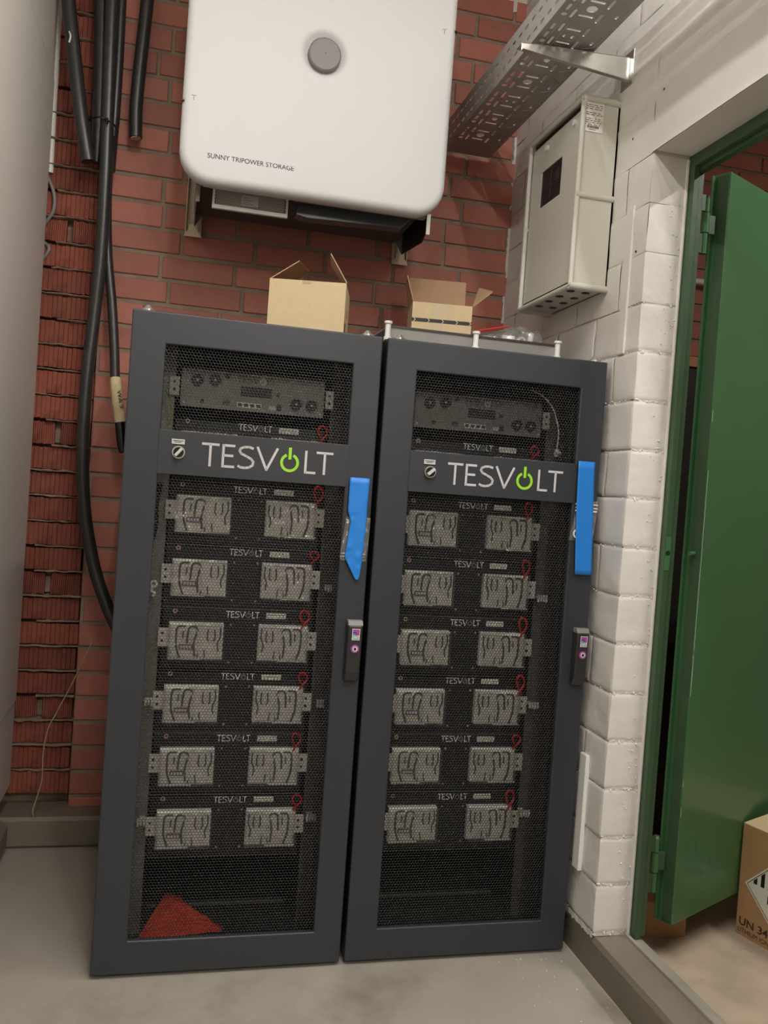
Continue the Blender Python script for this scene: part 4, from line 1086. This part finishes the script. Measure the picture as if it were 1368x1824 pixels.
# clear cover sheet on white standoffs
cv = thing('clear_cover', 'clear plastic sheet on white standoffs on top of the right rack cabinet', 'cover', (.87, .10, 1.584))
obj('sheet', G().box(.632, 1.108, .105, .455, 1.627, 1.631), 'clear', cv)
obj('sheet_edge', G().box(.632, 1.108, .1035, .105, 1.6265, 1.6315), 'case_dark', cv)
obj('front_skirt', G().box(.632, 1.108, .107, .109, 1.588, 1.627), 'clear', cv)
for x, y_ in ((.632, .10), (.873, .10), (1.108, .10), (.632, .445), (1.108, .445)):
    s_ = obj('standoff', G().cyl((x, y_, 1.584), (x, y_, 1.634), .0075, 14).cyl((x, y_, 1.634), (x, y_, 1.640), .0105, 14).cyl((x, y_, 1.585), (x, y_, 1.600), .010, 14), 'white_plastic', cv)
# crumpled bag of fittings
bg = thing('parts_bag', 'crumpled clear bag of white fittings with a red edge, on the clear sheet', 'bag', (1.0, .22, 1.632))
def bagf(u, v):
    x = .885+.215*u; e = math.sin(math.pi*v); hgt = (.010+.062*u**.8*(1-.35*max(0, u-.75)/.25))
    n = noise.noise((u*6, v*5, 2)); n2 = noise.noise((u*15, v*9, 4))
    return (x+.006*n2, .17+.10*v+.01*n, 1.632+hgt*e*(1+.18*n)+.003*n2)
obj('film', G().sheet(bagf, 30, 16, False), 'bag', bg)
obj('red_edge', G().tube([(.892, .19, 1.655), (.935, .19, 1.668), (.995, .19, 1.682)], .0028, 6, 3), 'red', bg)
for x, rr_ in ((.972, .010), (1.045, .012)):
    obj('fitting', G().ring((x, .205, 1.650), Y, rr_*.55, rr_, .012, 18), 'dark' if x < 1 else 'white_plastic', bg)
obj('fitting', G().box(.985, 1.025, .205, .222, 1.634, 1.662), 'white_plastic', bg, bevel=.003)
obj('fitting', G().box(.925, .955, .20, .222, 1.634, 1.652).cyl((1.07, .21, 1.634), (1.075, .21, 1.675), .008, 12), 'white_plastic', bg, bevel=.002)

# ================================================================== NEXT ROOM THINGS
ub = carton('lithium_carton', 'large brown carton with a striped hazard label and UN number beyond the door', (1.778, .056, 0), math.radians(-74.6), .42, .33, .318, [
    flap((0, .0, .318), (.42, .0, .318), (.42, .15, .338), (0, .15, .336)),
    flap((0, .33, .318), (.42, .33, .318), (.42, .17, .333), (0, .17, .333)),
], m='card_dark', mi='card')
O = (0, -.0006, 0)
dm = G(); c = (.125, .155); R_ = .106
dm.flat([(c[0]-R_, c[1]), (c[0], c[1]-R_), (c[0]+R_, c[1]), (c[0], c[1]+R_)], [(0, 1, 2, 3)], O, X, Z)
obj('hazard_label', dm, 'paper', ub, local=True)
gb = G(); O2 = (0, -.0010, 0); R2 = R_-.008; wln = .0018
cs = [(c[0]-R2, c[1]), (c[0], c[1]-R2), (c[0]+R2, c[1]), (c[0], c[1]+R2)]
for i in range(4): stroke(gb, [cs[i], cs[(i+1) % 4]], wln, O2, X, Z)
for k in range(7):
    xa = c[0]-.078+k*.0235; xb = xa+.012; top = lambda x: c[1]+R2-abs(x-c[0])-.004
    gb.flat([(xa, c[1]+.008), (xb, c[1]+.008), (xb, max(top(xb), c[1]+.009)), (xa, max(top(xa), c[1]+.009))], [(0, 1, 2, 3)], O2, X, Z)
gb.box(c[0]-.03, c[0]+.03, -.0011, -.0008, c[1]-.030, c[1]-.008)
put_text(gb, '9', O2, X, Z, c[0]-.008, c[0]+.008, c[1]-.085, c[1]-.06)
obj('hazard_print', gb, 'ink', ub, local=True)
gx = G(); text2d('UN 3480', .02); put_text(gx, 'UN 3480', O2, X, Z, .010, .140, .030, .053); put_text(gx, 'LITHIUM ION BATTERIES', O2, X, Z, .008, .200, .010, .023)
obj('box_lettering', gx, mat('brown_print', srgb(70, 50, 36), .7), ub, local=True)
low = carton('low_carton', 'low brown carton on the floor behind the open green door', (1.392, .060, 0), math.radians(-4), .215, .25, .098, [
    flap((0, 0, .098), (.215, 0, .098), (.215, .12, .099), (0, .12, .099)), flap((0, .25, .098), (.215, .25, .098), (.215, .125, .0995), (0, .125, .0995))], m='card_dark', mi='card_dark')
dk = thing('dark_equipment', 'dark tall equipment cabinet far behind the gap of the green door', 'cabinet', (2.4, 1.4, 0))
obj('body', G().box(2.12, 2.70, 1.26, 1.56, 0, 1.83), 'dark', dk, bevel=.01)
obj('door_panel', G().box(2.14, 2.68, 1.248, 1.26, .05, 1.70), 'black', dk, bevel=.004)
cr = thing('dark_filler', 'low dark crate added to blacken the gap behind the green door', 'filler', (1.95, .9, 0))  # invented block: hides the lit floor so the door gap goes black
obj('body', G().box(1.62, 2.30, .62, 1.15, 0, .72), 'dark', cr, bevel=.006)
obj('lid', G().box(1.61, 2.31, .61, 1.16, .722, .745), 'black', cr, bevel=.003)
tag(obj('wooden_board', G().box(2.12, 2.70, 1.25, 1.55, 1.832, 1.875), 'wood', bevel=.002), 'light wooden board lying on the dark equipment behind the door', 'board')
tag(obj('white_pipe', G().cyl((2.1, 1.545, 2.285), (2.9, 1.545, 2.285), .014, 16), 'white_plastic'), 'white horizontal pipe on the brick wall of the next room', 'pipe')

gfl = G(); rf = random.Random(21)
for i in range(24):
    x = 1.0+.22*rf.random()**.7; y = -.02-.28*rf.random()**1.6; r_ = rf.uniform(.0008, .0026)
    gfl.box(x, x+r_, y, y+r_*rf.uniform(.6, 1.8), .0002, .0016)
fl = obj('paint_flakes', gfl, 'white_plastic', kind='stuff'); tag(fl, 'scattered white paint flakes on the grey floor before the right cabinet', 'flakes')
bpy.context.view_layer.update()
